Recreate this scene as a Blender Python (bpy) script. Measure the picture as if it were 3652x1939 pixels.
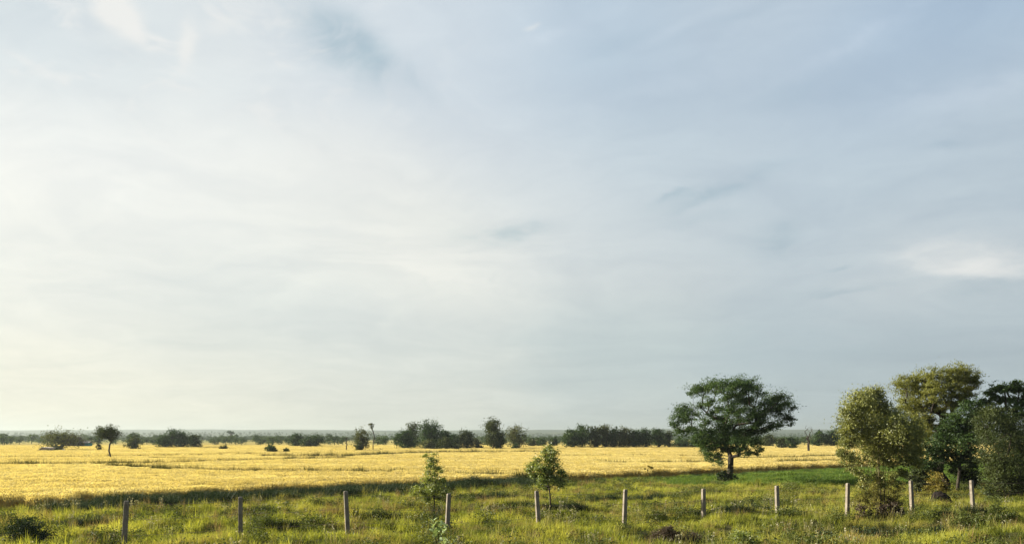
import bpy, math, random
import numpy as np

# ------------------------------------------------------------------ scene, camera, sky, sun
for o in list(bpy.data.objects):
    bpy.data.objects.remove(o)
SC = bpy.context.scene
COL = SC.collection
R = math.radians
F, CX, HY, EYE = 804.0, 512.0, 437.0, 3.5        # focal length in px, centre column, horizon row, eye height

cam = bpy.data.cameras.new('camera')
cam.sensor_width = 36.0
cam.lens = F / 1024 * 36.0
cam.shift_y = (HY - 271.5) / 1024
cam.clip_start = 0.1
cam.clip_end = 20000
camo = bpy.data.objects.new('camera', cam)
camo.location = (0, 0, EYE)
camo.rotation_euler = (R(90), 0, 0)
COL.objects.link(camo)
SC.camera = camo

SUN_AZ, SUN_EL = -76.0, 19.0                      # degrees from +Y (negative = to the left)
EXPO = 1.9
sd = np.array([math.sin(R(SUN_AZ)) * math.cos(R(SUN_EL)), math.cos(R(SUN_AZ)) * math.cos(R(SUN_EL)), math.sin(R(SUN_EL))])
sun = bpy.data.lights.new('sun', 'SUN')
sun.energy = 5.0
sun.angle = R(0.6)
sun.color = (1.0, 0.93, 0.78)
suno = bpy.data.objects.new('sun', sun)
from mathutils import Vector, Matrix
suno.rotation_euler = Vector(sd).to_track_quat('Z', 'Y').to_euler()
suno.location = (-40, 10, 30)
COL.objects.link(suno)

SC.view_settings.view_transform = 'Standard'
SC.view_settings.look = 'None'
SC.view_settings.exposure = EXPO
SC.view_settings.gamma = 1.0
SC.view_settings.use_curve_mapping = False
SC.render.engine = 'CYCLES'
SC.cycles.use_denoising = True
SC.cycles.max_bounces = 6
SC.cycles.transparent_max_bounces = 6
SC.cycles.volume_bounces = 0
SC.cycles.use_adaptive_sampling = True
SC.cycles.adaptive_threshold = 0.01


def s2l(c):
    return tuple((v / 255 / 12.92) if v / 255 <= 0.04045 else ((v / 255 + 0.055) / 1.055) ** 2.4 for v in c)


class NT:
    """small helper round a node tree"""
    def __init__(s, tree):
        s.t = tree
        s.L = tree.links.new

    def n(s, typ, **kw):
        nd = s.t.nodes.new(typ)
        for k, v in kw.items():
            setattr(nd, k, v)
        return nd

    def sock(s, inp, v):
        if hasattr(v, 'is_linked') or isinstance(v, bpy.types.NodeSocket):
            s.L(v, inp)
        else:
            inp.default_value = v

    def m(s, op, a, b=None, c=None, clamp=False):
        nd = s.n('ShaderNodeMath', operation=op)
        nd.use_clamp = clamp
        s.sock(nd.inputs[0], a)
        if b is not None:
            s.sock(nd.inputs[1], b)
        if c is not None:
            s.sock(nd.inputs[2], c)
        return nd.outputs[0]

    def mixc(s, f, a, b):
        nd = s.n('ShaderNodeMix', data_type='RGBA')
        s.sock(nd.inputs[0], f)
        for i, v in ((6, a), (7, b)):
            if isinstance(v, tuple):
                v = tuple(v) + (1,) if len(v) == 3 else v
            s.sock(nd.inputs[i], v)
        return nd.outputs[2]

    def vm(s, op, a, b=None, scale=None):
        nd = s.n('ShaderNodeVectorMath', operation=op)
        s.sock(nd.inputs[0], a)
        if b is not None:
            s.sock(nd.inputs[1], b)
        if scale is not None:
            s.sock(nd.inputs['Scale'], scale)
        return nd.outputs[0]

    def noise(s, vec, scale, detail=3, rough=0.5, dist=0.0):
        nd = s.n('ShaderNodeTexNoise')
        if vec is not None:
            s.L(vec, nd.inputs['Vector'])
        nd.inputs['Scale'].default_value = scale
        nd.inputs['Detail'].default_value = detail
        nd.inputs['Roughness'].default_value = rough
        nd.inputs['Distortion'].default_value = dist
        return nd.outputs[0]

    def ss(s, v, lo, hi):
        nd = s.n('ShaderNodeMapRange', interpolation_type='SMOOTHSTEP')
        s.sock(nd.inputs[0], v)
        nd.inputs[1].default_value = lo
        nd.inputs[2].default_value = hi
        return nd.outputs[0]


def ae(x, y):
    """direction of a picture position as (azimuth, elevation) in radians"""
    dx, dz = (x - CX) / F, (HY - y) / F
    return math.atan(dx), math.atan2(dz, math.hypot(1, dx))


def build_world():
    w = bpy.data.worlds.new('World')
    SC.world = w
    w.use_nodes = True
    w.node_tree.nodes.clear()
    t = NT(w.node_tree)
    tc = t.n('ShaderNodeTexCoord').outputs['Generated']
    sep = t.n('ShaderNodeSeparateXYZ')
    t.L(tc, sep.inputs[0])
    X, Y, Z = sep.outputs
    az = t.m('ARCTAN2', X, Y)
    el = t.m('ARCSINE', t.m('MINIMUM', t.m('MAXIMUM', Z, -1.0), 1.0))
    # cloud layer coordinates: a high flat sheet
    zz = t.m('ADD', t.m('MAXIMUM', Z, 0.0), 0.16)
    comb = t.n('ShaderNodeCombineXYZ')
    t.L(t.m('DIVIDE', X, zz), comb.inputs[0])
    t.L(t.m('DIVIDE', Y, zz), comb.inputs[1])
    P = comb.outputs[0]
    # warp
    wn = t.n('ShaderNodeTexNoise')
    t.L(P, wn.inputs['Vector'])
    wn.inputs['Scale'].default_value = 1.1
    wn.inputs['Detail'].default_value = 4
    wcol = t.vm('SUBTRACT', wn.outputs['Color'], (0.5, 0.5, 0.5))
    P2 = t.vm('ADD', P, t.vm('SCALE', wcol, scale=1.3))
    wsep = t.n('ShaderNodeSeparateXYZ')
    t.L(wcol, wsep.inputs[0])
    azw = t.m('ADD', az, t.m('MULTIPLY', wsep.outputs[0], 0.16))
    elw = t.m('ADD', el, t.m('MULTIPLY', wsep.outputs[1], 0.07))

    # veil colour: smooth blend of the tones the cloud sheet has in different quarters of the sky
    ctrl = [  # px, py, colour
        (40, 40, (208, 218, 223)), (180, 60, (222, 228, 229)), (60, 150, (240, 241, 237)), (200, 170, (243, 244, 239)),
        (330, 60, (212, 220, 226)), (350, 170, (231, 233, 230)), (470, 60, (203, 214, 223)), (480, 150, (206, 215, 222)),
        (600, 60, (180, 198, 214)), (620, 150, (186, 201, 212)), (740, 50, (186, 201, 214)), (850, 80, (173, 192, 211)),
        (980, 30, (163, 185, 207)), (990, 110, (187, 200, 210)), (780, 150, (189, 203, 213)), (60, 230, (240, 240, 232)),
        (250, 235, (236, 237, 230)), (420, 245, (233, 234, 227)), (560, 215, (212, 219, 221)), (700, 220, (196, 207, 213)),
        (860, 200, (185, 200, 210)), (1000, 180, (177, 194, 206)), (960, 258, (210, 214, 214)), (100, 285, (226, 229, 224)), (280, 300, (214, 221, 219)),
        (460, 285, (228, 230, 224)), (640, 290, (208, 214, 214)), (820, 300, (192, 203, 209)), (1000, 310, (180, 194, 203)),
        (50, 350, (233, 233, 222)), (250, 360, (221, 224, 217)), (430, 350, (205, 213, 212)), (620, 350, (184, 199, 202)),
        (800, 345, (172, 188, 196)), (980, 350, (166, 181, 190)), (30, 415, (236, 233, 215)), (220, 415, (232, 230, 214)),
        (420, 415, (222, 224, 214)), (620, 415, (198, 207, 206)), (800, 410, (184, 197, 200)), (1000, 410, (172, 186, 192)),
    ]
    pts = [(ae(x, y), c, 0.115, 0.072) for x, y, c in ctrl]
    D = math.pi / 180
    for azd, eld, c in ((-70, 8, (248, 238, 210)), (-75, 30, (250, 244, 226)), (-60, 50, (232, 234, 230)), (-115, 25, (236, 236, 226)),
                        (60, 8, (166, 181, 190)), (65, 35, (150, 174, 200)), (30, 60, (143, 170, 203)), (-20, 70, (165, 188, 212)),
                        (110, 10, (160, 176, 187)), (115, 40, (141, 166, 196)), (165, 12, (160, 177, 187)), (170, 45, (142, 167, 196)),
                        (-150, 12, (185, 194, 195)), (-150, 45, (165, 184, 203)), (90, 80, (142, 168, 200)), (-110, 75, (172, 191, 210))):
        pts.append(((azd * D, eld * D), c, 0.34, 0.24))
    acc = wsum = None
    for (a, e), c, sa, se in pts:
        d = t.m('SUBTRACT', azw, a)
        if abs(a) > 1.8:                          # wrap behind
            d = t.m('WRAP', d, math.pi, -math.pi)
        d1 = t.m('MULTIPLY', d, 1 / sa)
        d2 = t.m('MULTIPLY', t.m('SUBTRACT', elw, e), 1 / se)
        q = t.m('MULTIPLY_ADD', d1, d1, t.m('MULTIPLY', d2, d2))
        wgt = t.m('ADD', t.m('EXPONENT', t.m('MULTIPLY', q, -1.0)), 1e-7)
        vc = t.vm('SCALE', s2l(c), scale=wgt)
        acc = vc if acc is None else t.vm('ADD', acc, vc)
        wsum = wgt if wsum is None else t.m('ADD', wsum, wgt)
    veil = t.vm('SCALE', acc, scale=t.m('DIVIDE', 1.0, wsum))

    # streaky fine structure
    mp = t.n('ShaderNodeMapping')
    t.L(P2, mp.inputs[0])
    mp.inputs['Scale'].default_value = (0.8, 1.5, 1)
    mp.inputs['Rotation'].default_value = (0, 0, R(28))
    n1 = t.noise(mp.outputs[0], 1.3, 7, 0.55, 0.4)
    n2 = t.noise(P2, 4.5, 5, 0.6, 0.3)
    amp = t.m('MULTIPLY', t.m('SUBTRACT', n1, 0.5), 0.32)
    amp = t.m('ADD', amp, t.m('MULTIPLY', t.m('SUBTRACT', n2, 0.5), 0.22))
    mq = t.n('ShaderNodeMapping')
    t.L(P2, mq.inputs[0])
    mq.inputs['Scale'].default_value = (0.55, 3.2, 1)
    mq.inputs['Rotation'].default_value = (0, 0, R(-22))
    n4 = t.noise(mq.outputs[0], 1.6, 9, 0.62, 0.6)
    amp = t.m('ADD', amp, t.m('MULTIPLY', t.m('SUBTRACT', n4, 0.5), 0.13))
    veil = t.vm('MULTIPLY', veil, t.vm('ADD', t.vm('SCALE', (0.95, 0.85, 0.66), scale=amp), (1.05, 1.05, 1.045)))

    # soft grey wisps and white puffs that stand out of the sheet
    def blob(px, py, sx, sy, ang, azz=az, ell=el):
        a, e = ae(px, py)
        ca, sa_ = math.cos(R(ang)), math.sin(R(ang))
        da, de = t.m('SUBTRACT', azz, a), t.m('SUBTRACT', ell, e)
        u = t.m('ADD', t.m('MULTIPLY', da, ca), t.m('MULTIPLY', de, sa_))
        v = t.m('SUBTRACT', t.m('MULTIPLY', de, ca), t.m('MULTIPLY', da, sa_))
        u = t.m('MULTIPLY', u, F / sx)
        v = t.m('MULTIPLY', v, F / sy)
        return t.m('EXPONENT', t.m('MULTIPLY', t.m('MULTIPLY_ADD', u, u, t.m('MULTIPLY', v, v)), -1.0))
    wf = t.n('ShaderNodeTexNoise')
    t.L(P, wf.inputs['Vector'])
    wf.inputs['Scale'].default_value = 5.0
    wf.inputs['Detail'].default_value = 5
    wf.inputs['Roughness'].default_value = 0.6
    wfs = t.n('ShaderNodeSeparateXYZ')
    t.L(t.vm('SUBTRACT', wf.outputs['Color'], (0.5, 0.5, 0.5)), wfs.inputs[0])
    az3 = t.m('ADD', az, t.m('MULTIPLY', wfs.outputs[1], 0.065))
    el3 = t.m('ADD', el, t.m('MULTIPLY', wfs.outputs[0], 0.035))
    dark = None
    for a in ((340, 48, 60, 24, -28, .8), (385, 62, 38, 14, -30, 0.9), (318, 30, 40, 18, -10, .5), (425, 88, 30, 7, -38, .5),
              (500, 235, 46, 7, 6, .75), (528, 228, 26, 6, 8, .45), (715, 190, 60, 9, 14, .75), (672, 195, 22, 4, 22, .6),
              (690, 205, 26, 4, 12, .5), (770, 232, 34, 11, 10, .55), (775, 248, 18, 10, 25, .5), (850, 288, 44, 3.5, 3, .5),
              (838, 268, 9, 3, 18, .6), (700, 218, 40, 6, 5, .4), (985, 283, 30, 10, 0, .4), (790, 345, 160, 26, 0, .3), (620, 45, 40, 12, 12, .4), (740, 15, 60, 5, 14, .4), (830, 85, 60, 14, 8, .35), (940, 145, 12, 4, 0, .4), (560, 30, 60, 5, 14, -.35), (690, 25, 70, 5, 16, -.35), (860, 40, 70, 6, 18, -.3), (980, 90, 60, 14, 5, -.4), (640, 95, 90, 8, 8, -.25), (430, 250, 90, 14, -4, -.18), (440, 275, 90, 8, -12, -.15)):
        b = t.m('MULTIPLY', blob(*a[:5], az3, el3), a[5])
        dark = b if dark is None else t.m('ADD', dark, b)
    dark = t.m('MULTIPLY', dark, t.m('ADD', t.m('MULTIPLY', t.ss(n2, 0.36, 0.62), 0.9), 0.35))
    veil = t.vm('MULTIPLY', veil, t.vm('SUBTRACT', (1, 1, 1), t.vm('SCALE', (0.29, 0.21, 0.17), scale=t.m('MULTIPLY', dark, 0.78))))
    lite = None
    for a in ((110, 8, 26, 14, -12, 1.1), (125, 24, 18, 9, -25, .8), (188, 42, 9, 22, 0, .75), (218, 22, 14, 9, 10, .5),
              (20, 62, 22, 7, -20, .5), (70, 78, 9, 7, 0, .4), (960, 250, 85, 24, -5, .30), (925, 256, 34, 16, 0, .22), (1005, 262, 60, 17, -8, .24), (529, 27, 10, 3, 25, .55),
              (985, 268, 40, 8, -6, .4), (100, 40, 60, 14, 0, .3), (250, 60, 60, 26, 0, .3)):
        b = t.m('MULTIPLY', blob(*a[:5], az3, el3), a[5])
        lite = b if lite is None else t.m('ADD', lite, b)
    n3 = t.noise(P2, 7.0, 6, 0.62, 0.2)
    mott = t.m('MULTIPLY', t.m('MULTIPLY', t.ss(n3, 0.52, 0.72), blob(150, 60, 190, 70, 0)), 0.8)
    veil = t.mixc(mott, veil, s2l((242, 242, 238)))
    puff = t.ss(t.m('MULTIPLY', lite, t.m('ADD', n2, 0.35)), 0.10, 1.0)
    veil = t.mixc(t.m('MULTIPLY', puff, 0.85), veil, s2l((244, 243, 238)))

    k = 20.0 / (2 ** EXPO)
    veil = t.vm('SCALE', veil, scale=k)
    sky = t.n('ShaderNodeTexSky', sky_type='NISHITA')
    sky.sun_disc = False
    sky.sun_elevation = R(SUN_EL)
    sky.sun_rotation = R(SUN_AZ)
    sky.dust_density = 2.0
    cover = t.m('ADD', 0.95, t.m('MULTIPLY', t.m('SUBTRACT', n1, 0.5), 0.12))
    col = t.mixc(cover, sky.outputs[0], veil)
    bg = t.n('ShaderNodeBackground')
    t.L(col, bg.inputs[0])
    bg.inputs[1].default_value = 0.05
    out = t.n('ShaderNodeOutputWorld')
    t.L(bg.outputs[0], out.inputs[0])
    w.cycles.sampling_method = 'MANUAL'
    w.cycles.sample_map_resolution = 512


build_world()

# ------------------------------------------------------------------ helpers
rng = np.random.default_rng(7)


def Zof(yb, top=0.0):
    return F * (EYE - top) / (yb - HY)


def PX(x, Z):
    return (x - CX) / F * Z


def PZ(y, Z):
    return EYE - (y - HY) / F * Z


def tag(o, label=None, cat=None, group=None, kind=None):
    if label:
        o['label'] = label
    if cat:
        o['category'] = cat
    if group:
        o['group'] = group
    if kind:
        o['kind'] = kind
    return o


def mesh(name, v, quads=None, tris=None, attrs=None, smooth=False):
    me = bpy.data.meshes.new(name)
    v = np.asarray(v, np.float32)
    me.vertices.add(len(v))
    me.vertices.foreach_set('co', v.ravel())
    li, ls = [], []
    off = 0
    for arr, k in ((quads, 4), (tris, 3)):
        if arr is not None and len(arr):
            arr = np.asarray(arr, np.int32)
            li.append(arr.ravel())
            ls.append(off + np.arange(len(arr), dtype=np.int32) * k)
            off += len(arr) * k
    if li:
        li = np.concatenate(li)
        ls = np.concatenate(ls)
        me.loops.add(len(li))
        me.loops.foreach_set('vertex_index', li)
        me.polygons.add(len(ls))
        me.polygons.foreach_set('loop_start', ls)
    if attrs:
        for k, (typ, a) in attrs.items():
            at = me.attributes.new(k, typ, 'POINT')
            at.data.foreach_set('vector' if typ == 'FLOAT_VECTOR' else 'value', np.ascontiguousarray(a).ravel())
    me.update(calc_edges=True)
    if smooth and li is not None and len(me.polygons):
        me.polygons.foreach_set('use_smooth', np.ones(len(me.polygons), bool))
    me.validate()
    return me


def obj(name, me, mat=None, parent=None, loc=None):
    o = bpy.data.objects.new(name, me)
    COL.objects.link(o)
    if mat is not None and me is not None and not len(me.materials):
        me.materials.append(mat)
    if parent is not None:
        o.parent = parent
    if loc is not None:
        o.location = loc
    return o


def empty(name, loc, label, cat, group=None):
    o = bpy.data.objects.new(name, None)
    o.empty_display_size = 0.3
    o.location = loc
    COL.objects.link(o)
    return tag(o, label, cat, group)


class MB:
    """collect simple shapes into one mesh"""
    def __init__(s):
        s.v, s.f, s.n = [], [], 0

    def add(s, v, f):
        s.v.append(np.asarray(v, float))
        s.f += [tuple(i + s.n for i in q) for q in f]
        s.n += len(v)

    def box(s, c, d, rz=0, taper=1.0):
        x, y, z = [q / 2 for q in d]
        v = np.array([(-x, -y, -z), (x, -y, -z), (x, y, -z), (-x, y, -z), (-x * taper, -y * taper, z), (x * taper, -y * taper, z), (x * taper, y * taper, z), (-x * taper, y * taper, z)])
        ca, sa = math.cos(rz), math.sin(rz)
        v = np.stack([v[:, 0] * ca - v[:, 1] * sa, v[:, 0] * sa + v[:, 1] * ca, v[:, 2]], 1) + np.array(c)
        s.add(v, [(0, 3, 2, 1), (4, 5, 6, 7), (0, 1, 5, 4), (1, 2, 6, 5), (2, 3, 7, 6), (3, 0, 4, 7)])

    def mesh(s, name, smooth=False):
        me = bpy.data.meshes.new(name)
        me.from_pydata(np.concatenate(s.v).tolist(), [], s.f)
        if smooth:
            me.polygons.foreach_set('use_smooth', np.ones(len(me.polygons), bool))
        me.update()
        return me


def tubes(p0, p1, r0, r1, k=5):
    """frustums between point pairs -> verts, quads"""
    p0, p1 = np.asarray(p0, float), np.asarray(p1, float)
    d = p1 - p0
    L = np.linalg.norm(d, axis=1, keepdims=True) + 1e-9
    d = d / L
    ref = np.where(np.abs(d[:, 2:3]) > 0.9, np.array([[1.0, 0, 0]]), np.array([[0, 0, 1.0]]))
    a = np.cross(d, ref)
    a /= np.linalg.norm(a, axis=1, keepdims=True) + 1e-9
    b = np.cross(d, a)
    th = np.arange(k) * 2 * np.pi / k
    ring = a[:, None, :] * np.cos(th)[None, :, None] + b[:, None, :] * np.sin(th)[None, :, None]
    v0 = p0[:, None, :] + ring * np.asarray(r0)[:, None, None]
    v1 = p1[:, None, :] + ring * np.asarray(r1)[:, None, None]
    v = np.concatenate([v0, v1], 1).reshape(-1, 3)
    i = np.arange(k)
    j = (i + 1) % k
    q = np.stack([i, j, j + k, i + k], 1)
    n = len(p0)
    quads = (q[None] + (np.arange(n) * 2 * k)[:, None, None]).reshape(-1, 4)
    return v, quads


_ph = np.random.default_rng(3)
_WAVES = [(_ph.uniform(0, 2 * np.pi), _ph.uniform(0, 2 * np.pi), _ph.uniform(0.75, 1.3)) for _ in range(14)]


def wob(x, y, wl, seed=0):
    """smooth pseudo-noise in about -1..1 with the given wavelength"""
    s = 0
    for i in range(5):
        a, p, k = _WAVES[(i + seed * 3) % 14]
        kk = 2 * np.pi / wl * k * (1 + 0.23 * i)
        s = s + np.sin((x * np.cos(a + seed) + y * np.sin(a + seed)) * kk + p + seed * 1.7)
    return s / 3.2


# edge of the wheat: a straight line on the ground from near left to far right
E0, E1 = np.array([-21.9, 39.5]), np.array([33.8, 87.0])
ED = (E1 - E0) / np.linalg.norm(E1 - E0)
EN = np.array([-ED[1], ED[0]])                    # points into the wheat
E0 = E0 + EN * 1.7
E1 = E1 + EN * 0.6


def edge_d(x, y):
    d = (x - E0[0]) * EN[0] + (y - E0[1]) * EN[1]
    return d + 0.45 * wob(x, y, 9, 1)


def ground_z(x, y):
    x, y = np.asarray(x, float), np.asarray(y, float)
    d = edge_d(x, y)
    mea = 1 / (1 + np.exp((d + 1.5) * 1.6))
    near = np.clip(1 - (y - 60) / 60, 0, 1)
    z = mea * near * (0.17 * wob(x, y, 7, 2) + 0.05 * wob(x, y, 2.6, 3) + 0.03 * wob(x, y, 1.2, 5))
    lf = np.clip((x - 2) / 6, 0, 1)
    z = z - (0.08 + .37 * lf) * np.exp(-((d + 2.0 - .9 * lf) / (1.2 - .4 * lf)) ** 2) * np.clip((x + 26) / 6, 0, 1)
    z = z - 0.35 * np.exp(-((y - 57.0 - 0.10 * (x - 17)) / .7) ** 2) * np.clip((x - 17) / 4, 0, 1) * np.clip((60 - x) / 8, 0, 1)
    # hollows
    for cx, cy, sx, sy, h in ((14.0, 29.6, 4.6, 1.3, -0.35), (-5.2, 33.6, 2.2, 0.9, -0.5), (3.5, 37.5, 3.4, 0.9, -0.3), (5.6, 28.4, 1.6, 0.9, -0.4), (-19, 30.5, 2.5, 1.0, -0.5)):
        z = z + h * np.exp(-((x - cx) / sx) ** 2 - ((y - cy) / sy) ** 2)
    for cx, cy, sx, sy, h in ((16.5, 26.5, 3.0, 1.0, 0.28), (-12, 30.8, 4, 1.2, 0.22), (8.0, 32, 4, 1.1, 0.2), (-1, 39, 4, 1, .2)):
        z = z + h * np.exp(-((x - cx) / sx) ** 2 - ((y - cy) / sy) ** 2)
    return z


# ------------------------------------------------------------------ materials
def new_mat(name):
    m = bpy.data.materials.new(name)
    m.use_nodes = True
    m.node_tree.nodes.clear()
    return m, NT(m.node_tree)


def finish(t, sh):
    o = t.n('ShaderNodeOutputMaterial')
    t.L(sh, o.inputs[0])


def leaf_mat(name, dark, mid, light, trans=0.35, gloss=0.06, patch=0.25, patch_col=None, tcol=1.35, rough=0.45, pamp=1.0, stretch=None):
    """thin leaf: diffuse + translucent, colour from the per-leaf 'var', the clump and a slow world noise"""
    m, t = new_mat(name)
    at = t.n('ShaderNodeAttribute', attribute_name='var')
    oi = t.n('ShaderNodeObjectInfo')
    geo = t.n('ShaderNodeNewGeometry')
    pos = geo.outputs['Position']
    if stretch:
        pos = t.vm('MULTIPLY', pos, stretch)
    nz = t.noise(pos, patch, 3, 0.6)
    v = t.m('ADD', t.m('MULTIPLY', at.outputs['Fac'], 0.6), t.m('MULTIPLY', oi.outputs['Random'], 0.15))
    v = t.m('ADD', v, t.m('MULTIPLY', t.m('SUBTRACT', nz, 0.37 + 0.055 * (pamp - 1.0)), pamp), clamp=True)
    ra = t.n('ShaderNodeValToRGB')
    ra.color_ramp.elements[0].color = (*dark, 1)
    ra.color_ramp.elements[1].color = (*light, 1)
    e = ra.color_ramp.elements.new(0.5)
    e.color = (*mid, 1)
    t.L(v, ra.inputs[0])
    c = ra.outputs[0]
    if patch_col is not None:
        n3 = t.noise(geo.outputs['Position'], patch * 0.55, 4, 0.65)
        c = t.mixc(t.m('MULTIPLY', t.ss(n3, 0.5, 0.66), 0.85), c, patch_col)
    d = t.n('ShaderNodeBsdfDiffuse')
    t.L(c, d.inputs[0])
    tr = t.n('ShaderNodeBsdfTranslucent')
    t.L(t.vm('MULTIPLY', c, (tcol * 1.05, tcol, tcol * 0.6)), tr.inputs[0])
    mx = t.n('ShaderNodeMixShader')
    mx.inputs[0].default_value = trans
    t.L(d.outputs[0], mx.inputs[1])
    t.L(tr.outputs[0], mx.inputs[2])
    gl = t.n('ShaderNodeBsdfGlossy')
    gl.inputs['Roughness'].default_value = rough + 0.15
    gl.inputs[0].default_value = (1, 1, 1, 1)
    m2 = t.n('ShaderNodeMixShader')
    m2.inputs[0].default_value = gloss * 0.35
    t.L(mx.outputs[0], m2.inputs[1])
    t.L(gl.outputs[0], m2.inputs[2])
    finish(t, m2.outputs[0])
    return m


def rough_mat(name, c1, c2, scale=6, bump=0.4, rough=0.9, c3=None, stretch=None):
    m, t = new_mat(name)
    tc = t.n('ShaderNodeTexCoord').outputs['Object']
    if stretch:
        mp = t.n('ShaderNodeMapping')
        mp.inputs['Scale'].default_value = stretch
        t.L(tc, mp.inputs[0])
        tc = mp.outputs[0]
    n = t.noise(tc, scale, 6, 0.65)
    c = t.mixc(t.ss(n, 0.3, 0.7), c1, c2)
    if c3:
        n2 = t.noise(tc, scale * 0.23, 4, 0.6)
        c = t.mixc(t.ss(n2, 0.5, 0.68), c, c3)
    b = t.n('ShaderNodeBsdfPrincipled')
    b.inputs['Roughness'].default_value = rough
    b.inputs['Specular IOR Level'].default_value = 0.12
    t.L(c, b.inputs['Base Color'])
    bp = t.n('ShaderNodeBump')
    bp.inputs['Strength'].default_value = bump
    bp.inputs['Distance'].default_value = 0.05
    t.L(n, bp.inputs['Height'])
    t.L(bp.outputs[0], b.inputs['Normal'])
    finish(t, b.outputs[0])
    return m


def ground_mat():
    m, t = new_mat('ground_soil')
    geo = t.n('ShaderNodeNewGeometry')
    P = geo.outputs['Position']
    at = t.n('ShaderNodeAttribute', attribute_name='field')      # 0 meadow, 1 wheat stubble and soil, 2 green crop
    n1 = t.noise(P, 0.6, 6, 0.65)
    n2 = t.noise(P, 0.02, 5, 0.6)
    mead = t.mixc(t.ss(n1, 0.35, 0.65), (0.035, 0.042, 0.012), (0.085, 0.075, 0.03))
    wheat = t.mixc(t.ss(n2, 0.3, 0.7), (0.25, 0.195, 0.06), (0.35, 0.285, 0.10))
    far = t.mixc(t.ss(t.noise(P, 0.004, 4, 0.6), 0.45, 0.6), wheat, (0.10, 0.13, 0.04))
    sep = t.n('ShaderNodeSeparateXYZ')
    t.L(P, sep.inputs[0])
    wheat = t.mixc(t.ss(sep.outputs[1], 420, 900), wheat, far)
    crop = t.mixc(n1, (0.04, 0.09, 0.015), (0.07, 0.13, 0.02))
    c = t.mixc(t.ss(at.outputs['Fac'], 0.3, 0.7), mead, wheat)
    c = t.mixc(t.ss(at.outputs['Fac'], 1.3, 1.7), c, crop)
    b = t.n('ShaderNodeBsdfDiffuse')
    t.L(c, b.inputs[0])
    finish(t, b.outputs[0])
    return m


M = {}
M['ground'] = ground_mat()
M['wheat'] = leaf_mat('ripe_wheat', (0.32, 0.25, 0.088), (0.49, 0.398, 0.158), (0.585, 0.50, 0.225), trans=0.40, gloss=0.03, patch=0.16, tcol=1.12, pamp=1.9, stretch=(.22, 1, 0))
M['grass'] = leaf_mat('meadow_grass', (0.036, 0.052, 0.008), (0.18, 0.20, 0.024), (0.35, 0.34, 0.058), pamp=2.6, trans=0.44, gloss=0.03, patch=0.28, patch_col=(0.24, 0.19, 0.06, 1))
M['dry'] = leaf_mat('dry_grass', (0.10, 0.065, 0.025), (0.20, 0.145, 0.055), (0.33, 0.25, 0.11), trans=0.3, gloss=0.02, patch=0.4)
M['weed'] = leaf_mat('leafy_weed', (0.020, 0.030, 0.006), (0.05, 0.066, 0.011), (0.12, 0.132, 0.022), trans=0.33, gloss=0.04, patch=0.4)
M['ditch'] = leaf_mat('ditch_and_shade_weed', (0.007, 0.016, 0.006), (0.015, 0.028, 0.009), (0.042, 0.054, 0.014), trans=0.2, gloss=0.03, patch=0.3)  # dark weed green; also gives the meadow streaks and bank shrubs their imitated shade
M['tallgrass'] = leaf_mat('tall_grass_blade', (0.07, 0.075, 0.015), (0.19, 0.175, 0.045), (0.34, 0.29, 0.10), trans=0.35, gloss=0.02, patch=0.6, pamp=1.6)
M['bund'] = leaf_mat('bund_weed', (0.022, 0.024, 0.006), (0.042, 0.044, 0.010), (0.09, 0.085, 0.018), trans=0.25, gloss=0.02, patch=0.2)
M['crop'] = leaf_mat('green_crop', (0.035, 0.07, 0.009), (0.075, 0.125, 0.016), (0.13, 0.18, 0.026), pamp=1.8, trans=0.40, gloss=0.03, patch=0.25)
M['flower'] = leaf_mat('seed_heads', (0.2, 0.18, 0.11), (0.30, 0.28, 0.18), (0.40, 0.37, 0.27), trans=0.3, gloss=0.02, patch=0.5)
M['acacia'] = leaf_mat('acacia_leaf', (0.012, 0.027, 0.008), (0.030, 0.058, 0.014), (0.085, 0.125, 0.027), trans=0.33, gloss=0.04, patch=0.5)
M['broadleaf'] = leaf_mat('broad_leaf', (0.022, 0.045, 0.011), (0.052, 0.09, 0.021), (0.12, 0.16, 0.038), trans=0.36, gloss=0.04, patch=0.5)
M['dkgreen'] = leaf_mat('dark_leaf', (0.009, 0.021, 0.005), (0.021, 0.044, 0.009), (0.062, 0.094, 0.017), trans=0.26, gloss=0.04, patch=0.3)
M['green'] = leaf_mat('mid_leaf', (0.014, 0.023, 0.006), (0.030, 0.042, 0.009), (0.068, 0.078, 0.016), trans=0.27, gloss=0.04, patch=0.3)
M['olive'] = leaf_mat('olive_leaf', (0.03, 0.038, 0.014), (0.055, 0.064, 0.021), (0.095, 0.10, 0.033), trans=0.33, gloss=0.04, patch=0.4)
M['yellowgreen'] = leaf_mat('yellow_leaf', (0.055, 0.062, 0.013), (0.125, 0.132, 0.027), (0.24, 0.235, 0.055), trans=0.38, gloss=0.03, patch=0.6)
M['bushleaf'] = leaf_mat('bush_leaf', (0.040, 0.050, 0.013), (0.14, 0.152, 0.038), (0.32, 0.315, 0.095), trans=0.32, gloss=0.07, patch=0.7, rough=0.35)
M['sapling'] = leaf_mat('sapling_leaf', (0.045, 0.068, 0.012), (0.115, 0.148, 0.026), (0.25, 0.265, 0.06), trans=0.38, gloss=0.09, patch=1.0, rough=0.35)
M['ochre'] = leaf_mat('ochre_leaf', (0.08, 0.066, 0.014), (0.15, 0.122, 0.024), (0.23, 0.19, 0.042), trans=0.35, gloss=0.03, patch=0.8)
M['brownleaf'] = leaf_mat('brown_leaf', (0.028, 0.021, 0.015), (0.055, 0.041, 0.029), (0.095, 0.072, 0.046), trans=0.25, gloss=0.02, patch=0.4)
M['milk'] = leaf_mat('pale_leaf', (0.09, 0.15, 0.055), (0.20, 0.27, 0.11), (0.46, 0.50, 0.31), trans=0.28, gloss=0.10, patch=1.2)
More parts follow.
